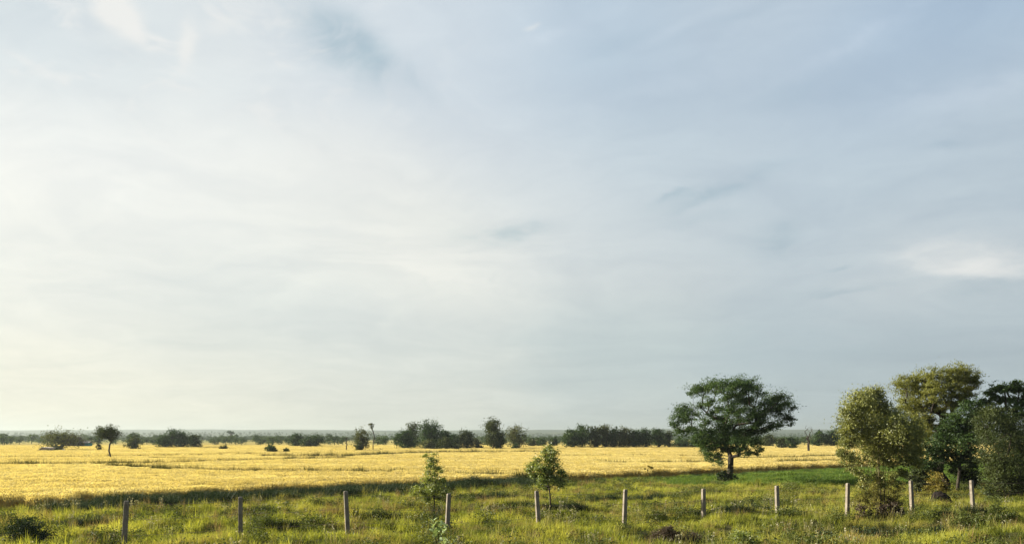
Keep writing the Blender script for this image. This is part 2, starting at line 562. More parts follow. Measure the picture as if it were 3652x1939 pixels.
M['farleaf'] = leaf_mat('far_wood_leaf', (0.024, 0.044, 0.015), (0.044, 0.072, 0.024), (0.08, 0.11, 0.035), trans=0.25, gloss=0.02, patch=0.012)
M['bark'] = rough_mat('bark', (0.020, 0.016, 0.012), (0.05, 0.040, 0.029), 7, 0.7)
M['palebark'] = rough_mat('pale_bark', (0.055, 0.048, 0.022), (0.12, 0.10, 0.048), 9, 0.5)
M['post'] = rough_mat('weathered_concrete', (0.115, 0.095, 0.075), (0.20, 0.175, 0.14), 9, 0.5, 0.9, (0.065, 0.048, 0.038), (1, 1, 0.35))
M['wire'] = rough_mat('rusty_wire', (0.10, 0.075, 0.06), (0.18, 0.13, 0.10), 30, 0.1, 0.6)
M['rock'] = rough_mat('dark_boulder', (0.006, 0.0045, 0.004), (0.016, 0.011, 0.009), 4, 0.8, 0.95, (0.011, 0.012, 0.007))
M['hill'] = rough_mat('hill_scrub', (0.016, 0.032, 0.018), (0.045, 0.066, 0.034), 0.012, 0.0, 1.0, (0.06, 0.072, 0.036))
M['plaster'] = rough_mat('pale_plaster', (0.30, 0.25, 0.21), (0.38, 0.33, 0.28), 3, 0.2)
M['thatch'] = rough_mat('grey_thatch', (0.34, 0.29, 0.24), (0.50, 0.45, 0.39), 8, 0.5)
M['teal'] = rough_mat('teal_paint', (0.05, 0.20, 0.20), (0.07, 0.27, 0.26), 3, 0.1, 0.7)
M['darkdoor'] = rough_mat('dark_door', (0.03, 0.022, 0.018), (0.05, 0.04, 0.03), 5, 0.2)
M['white'] = rough_mat('whitewash', (0.42, 0.42, 0.39), (0.5, 0.5, 0.47), 5, 0.2)
M['earth'] = rough_mat('dry_brush', (0.05, 0.036, 0.022), (0.12, 0.085, 0.05), 12, 0.5)


# ------------------------------------------------------------------ ground
def axis(core0, core1, step, far, grow):
    a = list(np.arange(core0, core1, step))
    s = step
    while a[-1] < far:
        s *= grow
        a.append(a[-1] + s)
    return a


def in_crop(x, y):
    """green crop plot beside the big tree, between meadow and wheat"""
    d = edge_d(x, y)
    return (x > 10.0 + 2.2 * wob(x, y, 5, 4)) & (d < -1.2) & (y > 57.8 + 0.10 * (x - 17) + 0.3 * wob(x, y, 9, 6))


def build_ground():
    ys = np.array([-60, -30, -10, 0, 8] + axis(14, 100, 0.42, 8800, 1.06))
    xr = axis(0, 60, 0.5, 7000, 1.09)
    xs = np.array([-q for q in xr[:0:-1]] + xr)
    X, Y = np.meshgrid(xs, ys)
    Zz = ground_z(X, Y)
    n, k = len(ys), len(xs)
    v = np.stack([X, Y, Zz], -1).reshape(-1, 3)
    i = np.arange(n * k).reshape(n, k)
    q = np.stack([i[:-1, :-1], i[:-1, 1:], i[1:, 1:], i[1:, :-1]], -1).reshape(-1, 4)
    d = edge_d(X, Y)
    fld = np.where(d > 0, 1.0, 0.0)
    fld = np.where(in_crop(X, Y), 2.0, fld)
    me = mesh('ground', v, q, attrs={'field': ('FLOAT', fld.astype(np.float32))}, smooth=True)
    tag(obj('ground', me, M['ground']), 'flat farmland ground of rough meadow and wheat soil', 'ground', kind='structure')


build_ground()


def build_hills():
    xs = np.linspace(-6200, 6200, 320)
    ys = np.concatenate([np.linspace(1100, 5000, 44), np.linspace(5100, 8400, 10)])
    X, Y = np.meshgrid(xs, ys)
    ridge = np.clip((Y - 1100) / 3700, 0, 1)
    ridge = ridge * ridge * (3 - 2 * ridge)
    h = ridge * (45 + 9.0 * wob(X, Y, 2500, 1) + 4.0 * wob(X, Y, 700, 2)) + np.clip(Y - 4700, 0, 1) * 2.0 * np.maximum(wob(X, Y, 150, 3), 0)
    Zz = h - 0.8
    n, k = X.shape
    v = np.stack([X, Y, Zz], -1).reshape(-1, 3)
    i = np.arange(n * k).reshape(n, k)
    q = np.stack([i[:-1, :-1], i[:-1, 1:], i[1:, 1:], i[1:, :-1]], -1).reshape(-1, 4)
    tag(obj('hills', mesh('hills', v, q, smooth=True), M['hill']), 'low hazy green ridge along the horizon', 'hills', kind='structure')


build_hills()


# ------------------------------------------------------------------ scattering of uncountable plants (one object each)
def scatter(name, protos, pts, rot, scl, idx, mats, label, cat):
    """protos: list of (verts, quads, tris, var, matindex per face or None); instanced inside this one object by geometry nodes"""
    V, Q, T, pid, var = [], [], [], [], []
    off = 0
    for k, (v, q, tr, va) in enumerate(protos):
        V.append(v)
        if q is not None and len(q):
            Q.append(np.asarray(q) + off)
        if tr is not None and len(tr):
            T.append(np.asarray(tr) + off)
        pid.append(np.full(len(v), k))
        var.append(va)
        off += len(v)
    n = len(pts)
    V.append(pts)
    pid.append(np.full(n, -1))
    var.append(np.zeros(n))
    z = np.zeros(off)
    rotv = np.concatenate([np.zeros((off, 3)), rot]).astype(np.float32)
    sclv = np.concatenate([np.zeros((off, 3)), scl]).astype(np.float32)
    me = mesh(name, np.concatenate(V), np.concatenate(Q) if Q else None, np.concatenate(T) if T else None,
              attrs={'pid': ('INT', np.concatenate(pid).astype(np.int32)), 'var': ('FLOAT', np.concatenate(var).astype(np.float32)),
                     'rotv': ('FLOAT_VECTOR', rotv), 'sclv': ('FLOAT_VECTOR', sclv),
                     'idx': ('INT', np.concatenate([z, idx]).astype(np.int32))})
    o = obj(name, me, mats)
    ng = bpy.data.node_groups.new(name, 'GeometryNodeTree')
    ng.interface.new_socket('Geometry', in_out='INPUT', socket_type='NodeSocketGeometry')
    ng.interface.new_socket('Geometry', in_out='OUTPUT', socket_type='NodeSocketGeometry')
    N, L = ng.nodes, ng.links.new
    gi, go = N.new('NodeGroupInput'), N.new('NodeGroupOutput')

    def attr(nm, typ):
        a = N.new('GeometryNodeInputNamedAttribute')
        a.data_type = typ
        a.inputs['Name'].default_value = nm
        return [s for s in a.outputs if s.enabled and s.name == 'Attribute'][0]
    P = attr('pid', 'INT')

    def sel(k):
        c = N.new('FunctionNodeCompare')
        c.data_type = 'INT'
        c.operation = 'EQUAL'
        ins = [s for s in c.inputs if s.enabled]
        L(P, ins[0])
        ins[1].default_value = k
        s = N.new('GeometryNodeSeparateGeometry')
        s.domain = 'POINT'
        L(gi.outputs[0], s.inputs[0])
        L(c.outputs[0], s.inputs['Selection'])
        return s.outputs[0]
    g2i = N.new('GeometryNodeGeometryToInstance')
    for k in range(len(protos)):
        L(sel(k), g2i.inputs[0])
    iop = N.new('GeometryNodeInstanceOnPoints')
    L(sel(-1), iop.inputs['Points'])
    L(g2i.outputs[0], iop.inputs['Instance'])
    iop.inputs['Pick Instance'].default_value = True
    L(attr('idx', 'INT'), iop.inputs['Instance Index'])
    L(attr('rotv', 'FLOAT_VECTOR'), iop.inputs['Rotation'])
    L(attr('sclv', 'FLOAT_VECTOR'), iop.inputs['Scale'])
    L(iop.outputs[0], go.inputs[0])
    md = o.modifiers.new('scatter', 'NODES')
    md.node_group = ng
    return tag(o, label, cat, kind='stuff')


def blades(n, rad, h0, h1, w, lean=0.25, curve=0.35, seed=0, droop=0.0):
    """a tuft of tapering curved blades -> verts, quads, tris, var"""
    g = np.random.default_rng(seed)
    r = rad * np.sqrt(g.random(n))
    th = g.random(n) * 2 * np.pi
    b = np.stack([r * np.cos(th), r * np.sin(th), np.full(n, -0.06)], 1)
    h = g.uniform(h0, h1, n) * (1 - 0.35 * (r / rad) ** 2)
    la = g.random(n) * 2 * np.pi
    ld = np.stack([np.cos(la), np.sin(la), np.zeros(n)], 1)
    ln = (g.random(n) * lean)[:, None]
    cv = (g.random(n) * curve)[:, None]
    wd = np.stack([-np.sin(la + g.normal(0, .6, n)), np.cos(la), np.zeros(n)], 1) * (w * g.uniform(.6, 1.3, n))[:, None] / 2
    H = h[:, None]
    up = np.array([[0, 0, 1.0]])
    p0 = b
    p1 = b + up * H * 0.5 + ld * H * ln * 0.5
    p2 = b + up * H * (1 - 0.3 * cv) + ld * H * (ln + cv)
    v = np.stack([p0 - wd, p0 + wd, p1 - wd * .8, p1 + wd * .8, p2], 1).reshape(-1, 3)
    o = (np.arange(n) * 5)[:, None]
    q = o + np.array([[0, 1, 3, 2]])
    t = o + np.array([[2, 3, 4]])
    return v, q, t, np.repeat(g.random(n), 5)


def leafcards(c, L, W, g, up=0.3, var=None, jit=0.45, hang=0.0):
    """rhombic leaves centred on points c -> verts, quads, var"""
    n = len(c)
    a = g.normal(size=(n, 3))
    a[:, 2] = a[:, 2] * 0.7 - hang
    a /= np.linalg.norm(a, axis=1, keepdims=True)
    nn = g.normal(size=(n, 3))
    nn[:, 2] = np.abs(nn[:, 2]) + up
    b = np.cross(a, nn)
    b /= np.linalg.norm(b, axis=1, keepdims=True) + 1e-9
    s = g.uniform(1 - jit, 1 + jit, (n, 1))
    v = np.stack([c - a * L / 2 * s, c + b * W / 2 * s - a * L * .05 * s, c + a * L / 2 * s, c - b * W / 2 * s - a * L * .05 * s], 1).reshape(-1, 3)
    q = np.arange(n * 4).reshape(n, 4)
    if var is None:
        var = g.random(n)
    return v, q, np.repeat(var, 4)


def wedge_points(y0, y1, dens_fn, margin=5, seed=0, jitter_grid=None):
    """random ground positions inside the view wedge (with margin)"""
    g = np.random.default_rng(seed)
    k = 0.655
    area_pts = []
    ys = np.linspace(y0, y1, 60)
    for a, b in zip(ys[:-1], ys[1:]):
        half = b * k + margin
        n = g.poisson((b - a) * 2 * half * dens_fn((a + b) / 2))
        area_pts.append(np.stack([g.uniform(-half, half, n), g.uniform(a, b, n)], 1))
    return np.concatenate(area_pts), g


def place(p, g, nproto, s0, s1, zoff=0.0, tilt=0.08, hs=None):
    n = len(p)
    pts = np.stack([p[:, 0], p[:, 1], ground_z(p[:, 0], p[:, 1]) + zoff], 1)
    rot = np.stack([g.normal(0, tilt, n), g.normal(0, tilt, n), g.random(n) * 2 * np.pi], 1)
    s = g.uniform(s0, s1, n)
    scl = np.stack([s, s, s if hs is None else s * hs], 1)
    return pts, rot, scl, g.integers(0, nproto, n)


SHADE_STREAKS = [(14.0, 30.0, 4.4, .75), (-5.0, 35.0, 2.4, .6), (1.2, 38.6, 3.2, .7), (5.6, 28.4, 1.6, .6), (-18.0, 31.5, 3.0, .7), (12.4, 41.0, 2.0, .6),
           (-11.5, 36.5, 2.2, .5), (7.0, 44.5, 3.5, .8), (-8.5, 30.2, 1.6, .5), (9.0, 35.5, 2.2, .45), (19.0, 35.0, 2.4, .6), (-1.0, 45.0, 3.5, .9)]  # patches of dark weeds placed to imitate shade in the meadow


def shade_streak_amount(x, y):
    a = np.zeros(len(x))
    for cx, cy, sx, sy in SHADE_STREAKS:
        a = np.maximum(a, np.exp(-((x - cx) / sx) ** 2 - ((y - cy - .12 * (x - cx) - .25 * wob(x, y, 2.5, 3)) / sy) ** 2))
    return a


def build_meadow():
    protos = [blades(46, 0.26, 0.18, 0.42, 0.016, .5, .5, seed=s) for s in range(4)]
    protos += [blades(30, 0.16, 0.30, 0.62, 0.014, .35, .45, seed=10 + s) for s in range(3)]
    p, g = wedge_points(17, 78, lambda y: 13 * min(1, 46 / y), seed=21)
    d = edge_d(p[:, 0], p[:, 1])
    keep = (d < np.where((p[:, 0] < 4) & (p[:, 0] > -21), -4.2, -0.4)) & (~in_crop(p[:, 0], p[:, 1]) | (g.random(len(p)) < .12))
    p = p[keep]
    hs = 0.75 + 0.35 * wob(p[:, 0], p[:, 1], 3.2, 7) + 0.2 * wob(p[:, 0], p[:, 1], 9, 8)
    hs = hs * (1 - .75 * shade_streak_amount(p[:, 0], p[:, 1] + .5))
    keep = hs > 0.12
    p, hs = p[keep], hs[keep]
    a = place(p, g, 7, .8, 1.25, hs=np.clip(hs, .3, 1.35))
    scatter('meadow_grass', protos, *a, M['grass'], 'rough yellow-green grass of the meadow along the fence', 'grass')
    # dry stalks
    pd = [blades(26, 0.22, 0.35, 0.8, 0.010, .25, .25, seed=40 + s) for s in range(3)]
    p, g = wedge_points(17, 66, lambda y: 2.4, seed=22)
    d = edge_d(p[:, 0], p[:, 1])
    w = wob(p[:, 0], p[:, 1], 8, 9) + 0.5 * wob(p[:, 0], p[:, 1], 2.5, 10)
    w = w + 1.2 * np.exp(-((p[:, 0] + 5.0) / 5) ** 2 - ((p[:, 1] - 38) / 3.0) ** 2) + .8 * np.exp(-((p[:, 0] + 17) / 4) ** 2 - ((p[:, 1] - 34) / 2.0) ** 2)
    keep = (d < -0.5) & (w > 0.35) & ~in_crop(p[:, 0], p[:, 1])
    p = p[keep]
    scatter('dry_grass', pd, *place(p, g, 3, .7, 1.1), M['dry'], 'dry tan grass stalks scattered through the meadow', 'grass')
    # leafy weeds
    pw = []
    for s in range(5):
        gg = np.random.default_rng(60 + s)
        n = 240
        c = gg.normal(size=(n, 3)) * np.array([.2, .2, .11]) + np.array([0, 0, .18])
        c[:, 2] = np.abs(c[:, 2])
        v, q, va = leafcards(c, 0.07, 0.03, gg, up=.3)
        pw.append((v, q, None, va))
    p, g = wedge_points(17, 70, lambda y: 5.5 * min(1, 40 / y), seed=23)
    d = edge_d(p[:, 0], p[:, 1])
    w = wob(p[:, 0], p[:, 1], 5, 11) + 0.6 * wob(p[:, 0], p[:, 1], 1.8, 12)
    keep = (d < -4.0) & (w > 0.66) & ~in_crop(p[:, 0], p[:, 1])
    p = p[keep]
    scatter('leafy_weeds', pw, *place(p, g, 5, .6, 1.35), M['weed'], 'low dark green leafy weeds patching the meadow grass', 'weeds')
    # bank of dark rank growth in front of the wheat, and meadow streaks imitating shaded hollows
    pt = []
    for s in range(4):
        pt.append(blades(80, 0.32, 0.30, 0.78, 0.020, .4, .5, seed=80 + s))
    p, g = wedge_points(30, 90, lambda y: 13, seed=24)
    d = edge_d(p[:, 0], p[:, 1])
    x, y = p[:, 0], p[:, 1]
    band = np.exp(-((d + 2.2) / 2.1) ** 2) * np.clip((x + 23) / 3, 0, 1) * np.where(x > 0.5, np.clip(1 - (x - 0.5) / 4, 0.35, 1), 1)
    keep = (band > g.random(len(p)) * .7 + .12)
    in_streak = shade_streak_amount(x, y) > .42 + .3 * g.random(len(p))
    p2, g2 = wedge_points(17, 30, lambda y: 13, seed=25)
    h2 = shade_streak_amount(p2[:, 0], p2[:, 1]) > .42 + .3 * g2.random(len(p2))
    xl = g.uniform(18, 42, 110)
    pl = np.stack([xl, 57.0 + .10 * (xl - 17) + g.normal(0, .3, 110)], 1)  # dark weeds drawn as the shadow edge below the crop
    p = np.concatenate([p[keep | in_streak], p2[h2], pl])
    hs = np.where(edge_d(p[:, 0], p[:, 1]) > -5.5, np.where(p[:, 0] < 3, 1.15, .6), .72 + .25 * wob(p[:, 0], p[:, 1], 2.2, 4))
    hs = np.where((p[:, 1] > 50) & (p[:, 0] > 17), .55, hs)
    scatter('ditch_and_shade_weeds', pt, *place(p, g, 4, .75, 1.2, hs=hs), M['ditch'], 'dark rank weeds in the ditch before the wheat and in streaks standing in for shade', 'weeds')
    # taller single tufts with bent straw tips
    ptl = [blades(14, 0.12, 0.6, 1.05, 0.011, .3, .35, seed=140 + s) for s in range(4)]
    p, g = wedge_points(17, 50, lambda y: .9, seed=27)
    w = wob(p[:, 0], p[:, 1], 3.5, 4) + .5 * wob(p[:, 0], p[:, 1], 11, 6)
    p = p[(w > 0.1) & (edge_d(p[:, 0], p[:, 1]) < -3.5)]
    scatter('tall_grass', ptl, *place(p, g, 4, .7, 1.15), M['tallgrass'], 'taller straw-green grass stems standing out of the meadow', 'grass')
    # pale seed heads
    pf = []
    for s in range(3):
        gg = np.random.default_rng(120 + s)
        n = 7
        b = np.stack([gg.normal(0, .12, n), gg.normal(0, .12, n), np.zeros(n)], 1)
        tp = b + np.stack([gg.normal(0, .06, n), gg.normal(0, .06, n), gg.uniform(.4, .75, n)], 1)
        v, q = tubes(b, tp, np.full(n, .004), np.full(n, .003), 3)
        c = np.repeat(tp, 5, 0) + gg.normal(0, .02, (n * 5, 3))
        v2, q2, va = leafcards(c, .045, .035, gg)
        pf.append((np.concatenate([v, v2]), np.concatenate([q, q2 + len(v)]), None, np.concatenate([np.zeros(len(v)), va])))
    p, g = wedge_points(18, 40, lambda y: .5, seed=26)
    w = wob(p[:, 0], p[:, 1], 4, 13)
    p = p[(w > 0.3) & (edge_d(p[:, 0], p[:, 1]) < -3)]
    scatter('seed_heads', pf, *place(p, g, 3, .7, 1.1), M['flower'], 'pale cream seed heads on thin stems in the grass', 'wildflowers')


def wheat_proto(n, half, thick, seed):
    g = np.random.default_rng(seed)
    b = np.stack([g.uniform(-half, half, n), g.uniform(-half, half, n), np.zeros(n)], 1)
    h = g.uniform(.65, .73, n)
    la = g.normal(0.6, .8, n)
    ld = np.stack([np.cos(la), np.sin(la), np.zeros(n)], 1)
    wa = g.random(n) * np.pi
    wd = np.stack([np.cos(wa), np.sin(wa), np.zeros(n)], 1)
    H = h[:, None]
    up = np.array([[0, 0, 1.]])
    ws, we = .006 * thick, .017 * thick
    p1 = b + up * H * .86 + ld * H * .06
    pm = p1 + up * .055 + ld * .03
    p2 = p1 + up * .10 + ld * .09
    stem = np.stack([b - wd * ws, b + wd * ws, p1 + wd * ws, p1 - wd * ws], 1)
    ear = np.stack([p1, pm + wd * we, p2, pm - wd * we], 1)
    l0 = b + up * H * .45
    lt = l0 + up * .22 + wd * .16
    leaf = np.stack([l0, l0 + up * .05, lt, lt - up * .03 + ld * .02], 1)
    v = np.concatenate([stem, ear, leaf], 1).reshape(-1, 3)
    q = np.arange(len(v)).reshape(-1, 4)
    r = g.random(n)
    return v, q, None, np.repeat(np.stack([.2 + r * .3, .4 + r * .4, .3 + r * .3], 1).reshape(-1), 4)


# grassy strips between the wheat plots: (list of picture points, height)
BUNDS = [
    ([(-20, 461.8), (60, 462.2), (108, 461.8), (182, 460.4), (225, 458.9), (347, 456.2)], .8),
    ([(108, 463.0), (168, 466.2), (242, 468.2), (300, 468.4), (347, 468.7), (382, 469.2), (430, 468.2)], .6),
    ([(262, 454.6), (300, 454.8), (347, 454.5), (390, 452.6), (431, 451.2), (480, 450.9), (560, 450.8)], 1.2),
    ([(430, 470.0), (500, 471.4), (560, 472.2)], .45),
    ([(560, 454.2), (640, 454.0), (720, 454.6)], .35),
    ([(590, 459.6), (650, 460.4), (720, 459.5)], .3),
    ([(740, 456.5), (800, 455.2), (840, 454.4)], .5),
    ([(-20, 456.0), (60, 455.6), (160, 454.0), (260, 452.5)], .35),
    ([(780, 459.8), (850, 458.5)], .5),
]


def bund_polyline(pp):
    o = []
    for x, y in pp:
        Z = Zof(y, 0.8)
        o.append((PX(x, Z), Z))
    return np.array(o)


def dist_poly(p, poly):
    d = np.full(len(p), 1e9)
    for a, b in zip(poly[:-1], poly[1:]):
        ab = b - a
        tt = np.clip(((p - a) @ ab) / (ab @ ab), 0, 1)
        d = np.minimum(d, np.linalg.norm(p - a - tt[:, None] * ab, axis=1))
    return d


def build_wheat():
    near = [wheat_proto(110, .45, 1.0, 200 + s) for s in range(5)]
    far = [wheat_proto(120, .75, 1.6, 220 + s) for s in range(4)]
    g = np.random.default_rng(31)
    k = .655
    P = []
    for (y0, y1, st) in ((34, 95, .68), (95, 160, 1.0), (160, 300, 1.5)):
        ys = np.arange(y0, y1, st)
        for y in ys:
            xs = np.arange(-(y * k + 6), y * k + 6, st)
            P.append(np.stack([xs, np.full(len(xs), y)], 1) + g.uniform(-st * .45, st * .45, (len(xs), 2)))
    p = np.concatenate(P)
    d = edge_d(p[:, 0], p[:, 1])
    p = p[d > 0.35 * g.random(len(p))]
    polys = [bund_polyline(b) for b, _ in BUNDS]
    for po in polys:
        p = p[dist_poly(p, po) > 0.55 + p[:, 1] * .004]
    isn = p[:, 1] < 95
    hs = 1.0 + 0.07 * wob(p[:, 0] * .25, p[:, 1], 6, 4) + 0.025 * wob(p[:, 0], p[:, 1], 2.2, 6)
    a = place(p[isn], g, 5, .95, 1.1, tilt=.05, hs=hs[isn])
    scatter('wheat', near, *a, M['wheat'], 'ripe golden wheat standing nearest the ditch', 'wheat')
    a = place(p[~isn], g, 4, .95, 1.15, tilt=.04, hs=hs[~isn])
    scatter('far_wheat', far, *a, M['wheat'], 'golden wheat plots stretching back to the tree line', 'wheat')
    # strips of grass and weeds between the plots
    pt = [blades(50, 0.5, 0.35, 1.0, 0.035, .4, .5, seed=280 + s) for s in range(4)]
    Q, H = [], []
    for (pp, h), po in zip(BUNDS, polys):
        for a_, b_ in zip(po[:-1], po[1:]):
            L = np.linalg.norm(b_ - a_)
            n = int(L * 9)
            t = g.random(n)[:, None]
            q = a_ + (b_ - a_) * t + g.normal(0, .22, (n, 2))
            keep = wob(q[:, 0], q[:, 1], 14, 5) > -1.2
            Q.append(q[keep])
            H.append(np.full(keep.sum(), h))
    q = np.concatenate(Q)
    h = np.concatenate(H)
    hs = (1.07 + .38 * h) * g.uniform(.85, 1.1, len(q)) * (1 + .12 * wob(q[:, 0], q[:, 1], 9, 3))
    scatter('bund_weeds', pt, *place(q, g, 4, .9, 1.3, hs=hs), M['bund'], 'weedy green strips dividing the wheat plots', 'weeds')


def build_crop():
    pr = [blades(60, .35, .22, .42, .018, .3, .5, seed=300 + s) for s in range(4)]
    p, g = wedge_points(55, 110, lambda y: 9, seed=33)
    p = p[in_crop(p[:, 0], p[:, 1]) & (edge_d(p[:, 0], p[:, 1]) < -1.2)]
    hs = np.clip(.95 + .45 * wob(p[:, 0] * .35, p[:, 1], 5, 3), .3, 1.6)
    scatter('green_crop', pr, *place(p, g, 4, .9, 1.2, hs=hs), M['crop'], 'bright green young crop plot behind the spreading tree', 'crop')


build_meadow()
build_wheat()
build_crop()


# ------------------------------------------------------------------ trees
def build_skeleton(base, fork, targets, g, sag=0.0, wig=0.12, trunk_pts=None):
    """nodes and parents: trunk base->fork, then every target joined to the nearest node that keeps the branch growing outward"""
    nodes = [np.array(base, float)]
    par = [-1]
    path = [np.array(q, float) for q in (trunk_pts or [])] + [np.array(fork, float)]
    for q in path:
        a = nodes[-1]
        seg = 3
        for s in range(1, seg + 1):
            p = a + (q - a) * s / seg
            if s < seg:
                p = p + g.normal(0, 1, 3) * np.linalg.norm(q - a) * .025
            nodes.append(p)
            par.append(len(nodes) - 2)
    nf = len(nodes) - 1
    fk = nodes[nf]
    tg = np.asarray(targets, float)
    order = np.argsort(np.linalg.norm(tg - fk, axis=1))
    first_low = max(nf - 1, 0)
    tips = []
    for i in order:
        T = tg[i]
        arr = np.array(nodes[first_low:])
        dv = np.linalg.norm(arr - T, axis=1)
        df = np.linalg.norm(arr - fk, axis=1)
        cost = dv + 0.35 * df + np.maximum(arr[:, 2] - T[2], 0) * .8
        j = int(np.argmin(cost)) + first_low
        a = nodes[j]
        L = np.linalg.norm(T - a)
        seg = 2 if L < 0.6 else 4 if L < 3 else 6
        mid = (a + T) / 2 + g.normal(0, 1, 3) * L * wig
        mid[2] += L * .10 - sag * L
        pj = j
        for s in range(1, seg + 1):
            u = s / seg
            p = (1 - u) ** 2 * a + 2 * u * (1 - u) * mid + u * u * T
            nodes.append(p)
            par.append(pj)
            pj = len(nodes) - 1
        tips.append(pj)
    return np.array(nodes), np.array(par), nf, tips


def pipe_radii(par, tips_r, base_r, n, power=2.2):
    r = np.zeros(n)
    kids = [0] * n
    for i in range(n - 1, 0, -1):
        pass
    acc = np.zeros(n)
    has = np.zeros(n, bool)
    has[par[par >= 0]] = True
    acc[~has] = tips_r ** power
    for i in range(n - 1, 0, -1):
        acc[par[i]] += acc[i]
    r = acc ** (1 / power)
    f = base_r / r[0]
    # stretch the range so that the base has the radius asked for
    r = tips_r + (r - tips_r) * (base_r - tips_r) / max(r[0] - tips_r, 1e-6)
    return r


def noise3(p, wl, g):
    """cheap smooth 3-D pseudo-noise, about -1..1"""
    s = 0
    for i in range(7):
        d = g.normal(size=3)
        d /= np.linalg.norm(d)
        s = s + np.sin(p @ d * (2 * np.pi / wl * g.uniform(.7, 1.5)) + g.uniform(0, 6.28))
    return s / 2.6


def crown_points(blobs, n, g, cl_per=26, cl_sig=0.16, shell=0.55, fz=.75, gap=-.5):
    """leaf positions in clusters spread through ellipsoids; blobs rows: cx,cy,cz,rx,ry,rz,weight"""
    B = np.asarray(blobs, float)
    w = B[:, 3] * B[:, 5] * B[:, 6] + 1e-6
    w /= w.sum()
    ncl = max(int(n / cl_per), len(B))
    bi = g.choice(len(B), ncl, p=w)
    d = g.normal(size=(ncl, 3))
    d /= np.linalg.norm(d, axis=1, keepdims=True)
    rad = shell + (1.22 - shell) * g.random(ncl)
    rad = np.where(g.random(ncl) < .07, g.uniform(1.15, 1.45, ncl), rad)
    rad = np.where(g.random(ncl) < .3, g.random(ncl) ** .5 * .8, rad)
    c = B[bi, :3] + d * B[bi, 3:6] * rad[:, None]
    li = g.integers(0, ncl, n)
    sig = B[bi][li][:, 3:6].mean(1, keepdims=True) * cl_sig + .02
    cv = g.random(ncl)
    gap_wl = np.median(B[:, 3]) * 1.5
    p = c[li] + g.normal(size=(n, 3)) * sig * np.array([1.15, 1.15, fz]) * g.uniform(.55, 1.5, (ncl, 1))[li]
    gn = noise3(p * np.array([1, 1, 1.5]), gap_wl, g) + .5 * noise3(p, gap_wl * .4, g)
    ok = gn > gap + g.normal(0, .12, n)
    va = np.clip(cv[li] * .55 + g.random(n) * .45, 0, 1)
    return p[ok], va[ok], c


def grow(name, label, cat, base, blobs, mat, bark, n_leaves, leaf, trunk_r, fork=None, trunk_pts=None, group=None, twigs=3, near=False,
         seed=0, hang=0.0, cl_per=26, cl_sig=.16, shell=.55, tip_r=None, up=.3, stems=None, crown=True, tubek=5, wig=.12, fz=.75, gap=-.5):
    g = np.random.default_rng(1000 + seed)
    base = np.array(base, float)
    B = np.asarray(blobs, float)
    root = empty(name, base.tolist(), label, cat, group)
    if fork is None:
        cz = (B[:, 2] - B[:, 5]).min()
        fork = np.array([base[0] * .8 + B[:, 0].mean() * .2, base[1], max(base[2] + (cz - base[2]) * .85, base[2] + .25)])
    lp, var, cl = crown_points(B, n_leaves, g, cl_per, cl_sig, shell, fz, gap)
    ntw = min(len(B) * twigs, len(cl))
    tg = np.concatenate([B[:, :3], cl[g.choice(len(cl), ntw, replace=False)]]) if ntw else B[:, :3]
    tip_r = tip_r or trunk_r * .07
    if stems:                                     # several stems from one root
        allv, allq, off = [], [], 0
        for (sx, sy, tx, ty, tz) in stems:
            p = np.array([[sx, sy, base[2] - .05], [sx * .65 + tx * .35, sy * .65 + ty * .35, base[2] + (tz - base[2]) * .45], [tx, ty, tz]])
            p[1, :2] += g.normal(0, .04, 2)
            rr = trunk_r * g.uniform(.55, 1)
            v, q = tubes(p[:-1], p[1:], np.array([rr, rr * .75]), np.array([rr * .75, rr * .4]), 5)
            st = obj('stem', mesh('stem', v - base, q, smooth=True), bark, root)
        nodes, par, nf, tips = build_skeleton([B[:, 0].mean(), B[:, 1].mean(), B[:, 2].min()], B[:, :3].mean(0), tg, g, wig=wig)
        rad = pipe_radii(par, tip_r, trunk_r, len(nodes))
        ch = np.arange(1, len(nodes))
        v, q = tubes(nodes[par[ch]], nodes[ch], rad[par[ch]], rad[ch], 4)
        obj('branches', mesh('branches', v - base, q, smooth=True), bark, root)
    else:
        b2 = base.copy()
        b2[2] -= .12
        nodes, par, nf, tips = build_skeleton(b2, fork, tg, g, trunk_pts=trunk_pts, wig=wig)
        rad = pipe_radii(par, tip_r, trunk_r, len(nodes))
        rad[0] *= 1.35
        rad[1] *= 1.08
        if near:
            grp = np.full(len(nodes), -1)
            for i in range(nf + 1, len(nodes)):
                pi = par[i]
                grp[i] = i if pi <= nf else grp[pi]
            ch = np.arange(1, nf + 1)
            v, q = tubes(nodes[par[ch]], nodes[ch], rad[par[ch]], rad[ch], 9)
            trunk = obj('trunk', mesh('trunk', v - base, q, smooth=True), bark, root)
            for lb in np.unique(grp[grp >= 0]):
                ch = np.where(grp == lb)[0]
                pr = np.where(par[ch] <= nf, np.minimum(rad[par[ch]], rad[ch] * 1.25), rad[par[ch]])
                v, q = tubes(nodes[par[ch]], nodes[ch], pr, rad[ch], 6)
                obj('limb', mesh('limb', v - base, q, smooth=True), bark, trunk)
        else:
            ch = np.arange(1, len(nodes))
            v, q = tubes(nodes[par[ch]], nodes[ch], rad[par[ch]], rad[ch], tubek)
            obj('trunk', mesh('trunk', v - base, q, smooth=True), bark, root)
    if crown and n_leaves:
        v, q, va = leafcards(lp - base, leaf[0], leaf[1], g, var=var, hang=hang, up=up)
        c = obj('crown', mesh('crown', v, q, attrs={'var': ('FLOAT', va.astype(np.float32))}), mat, root)
        c['kind'] = 'stuff'
    return root


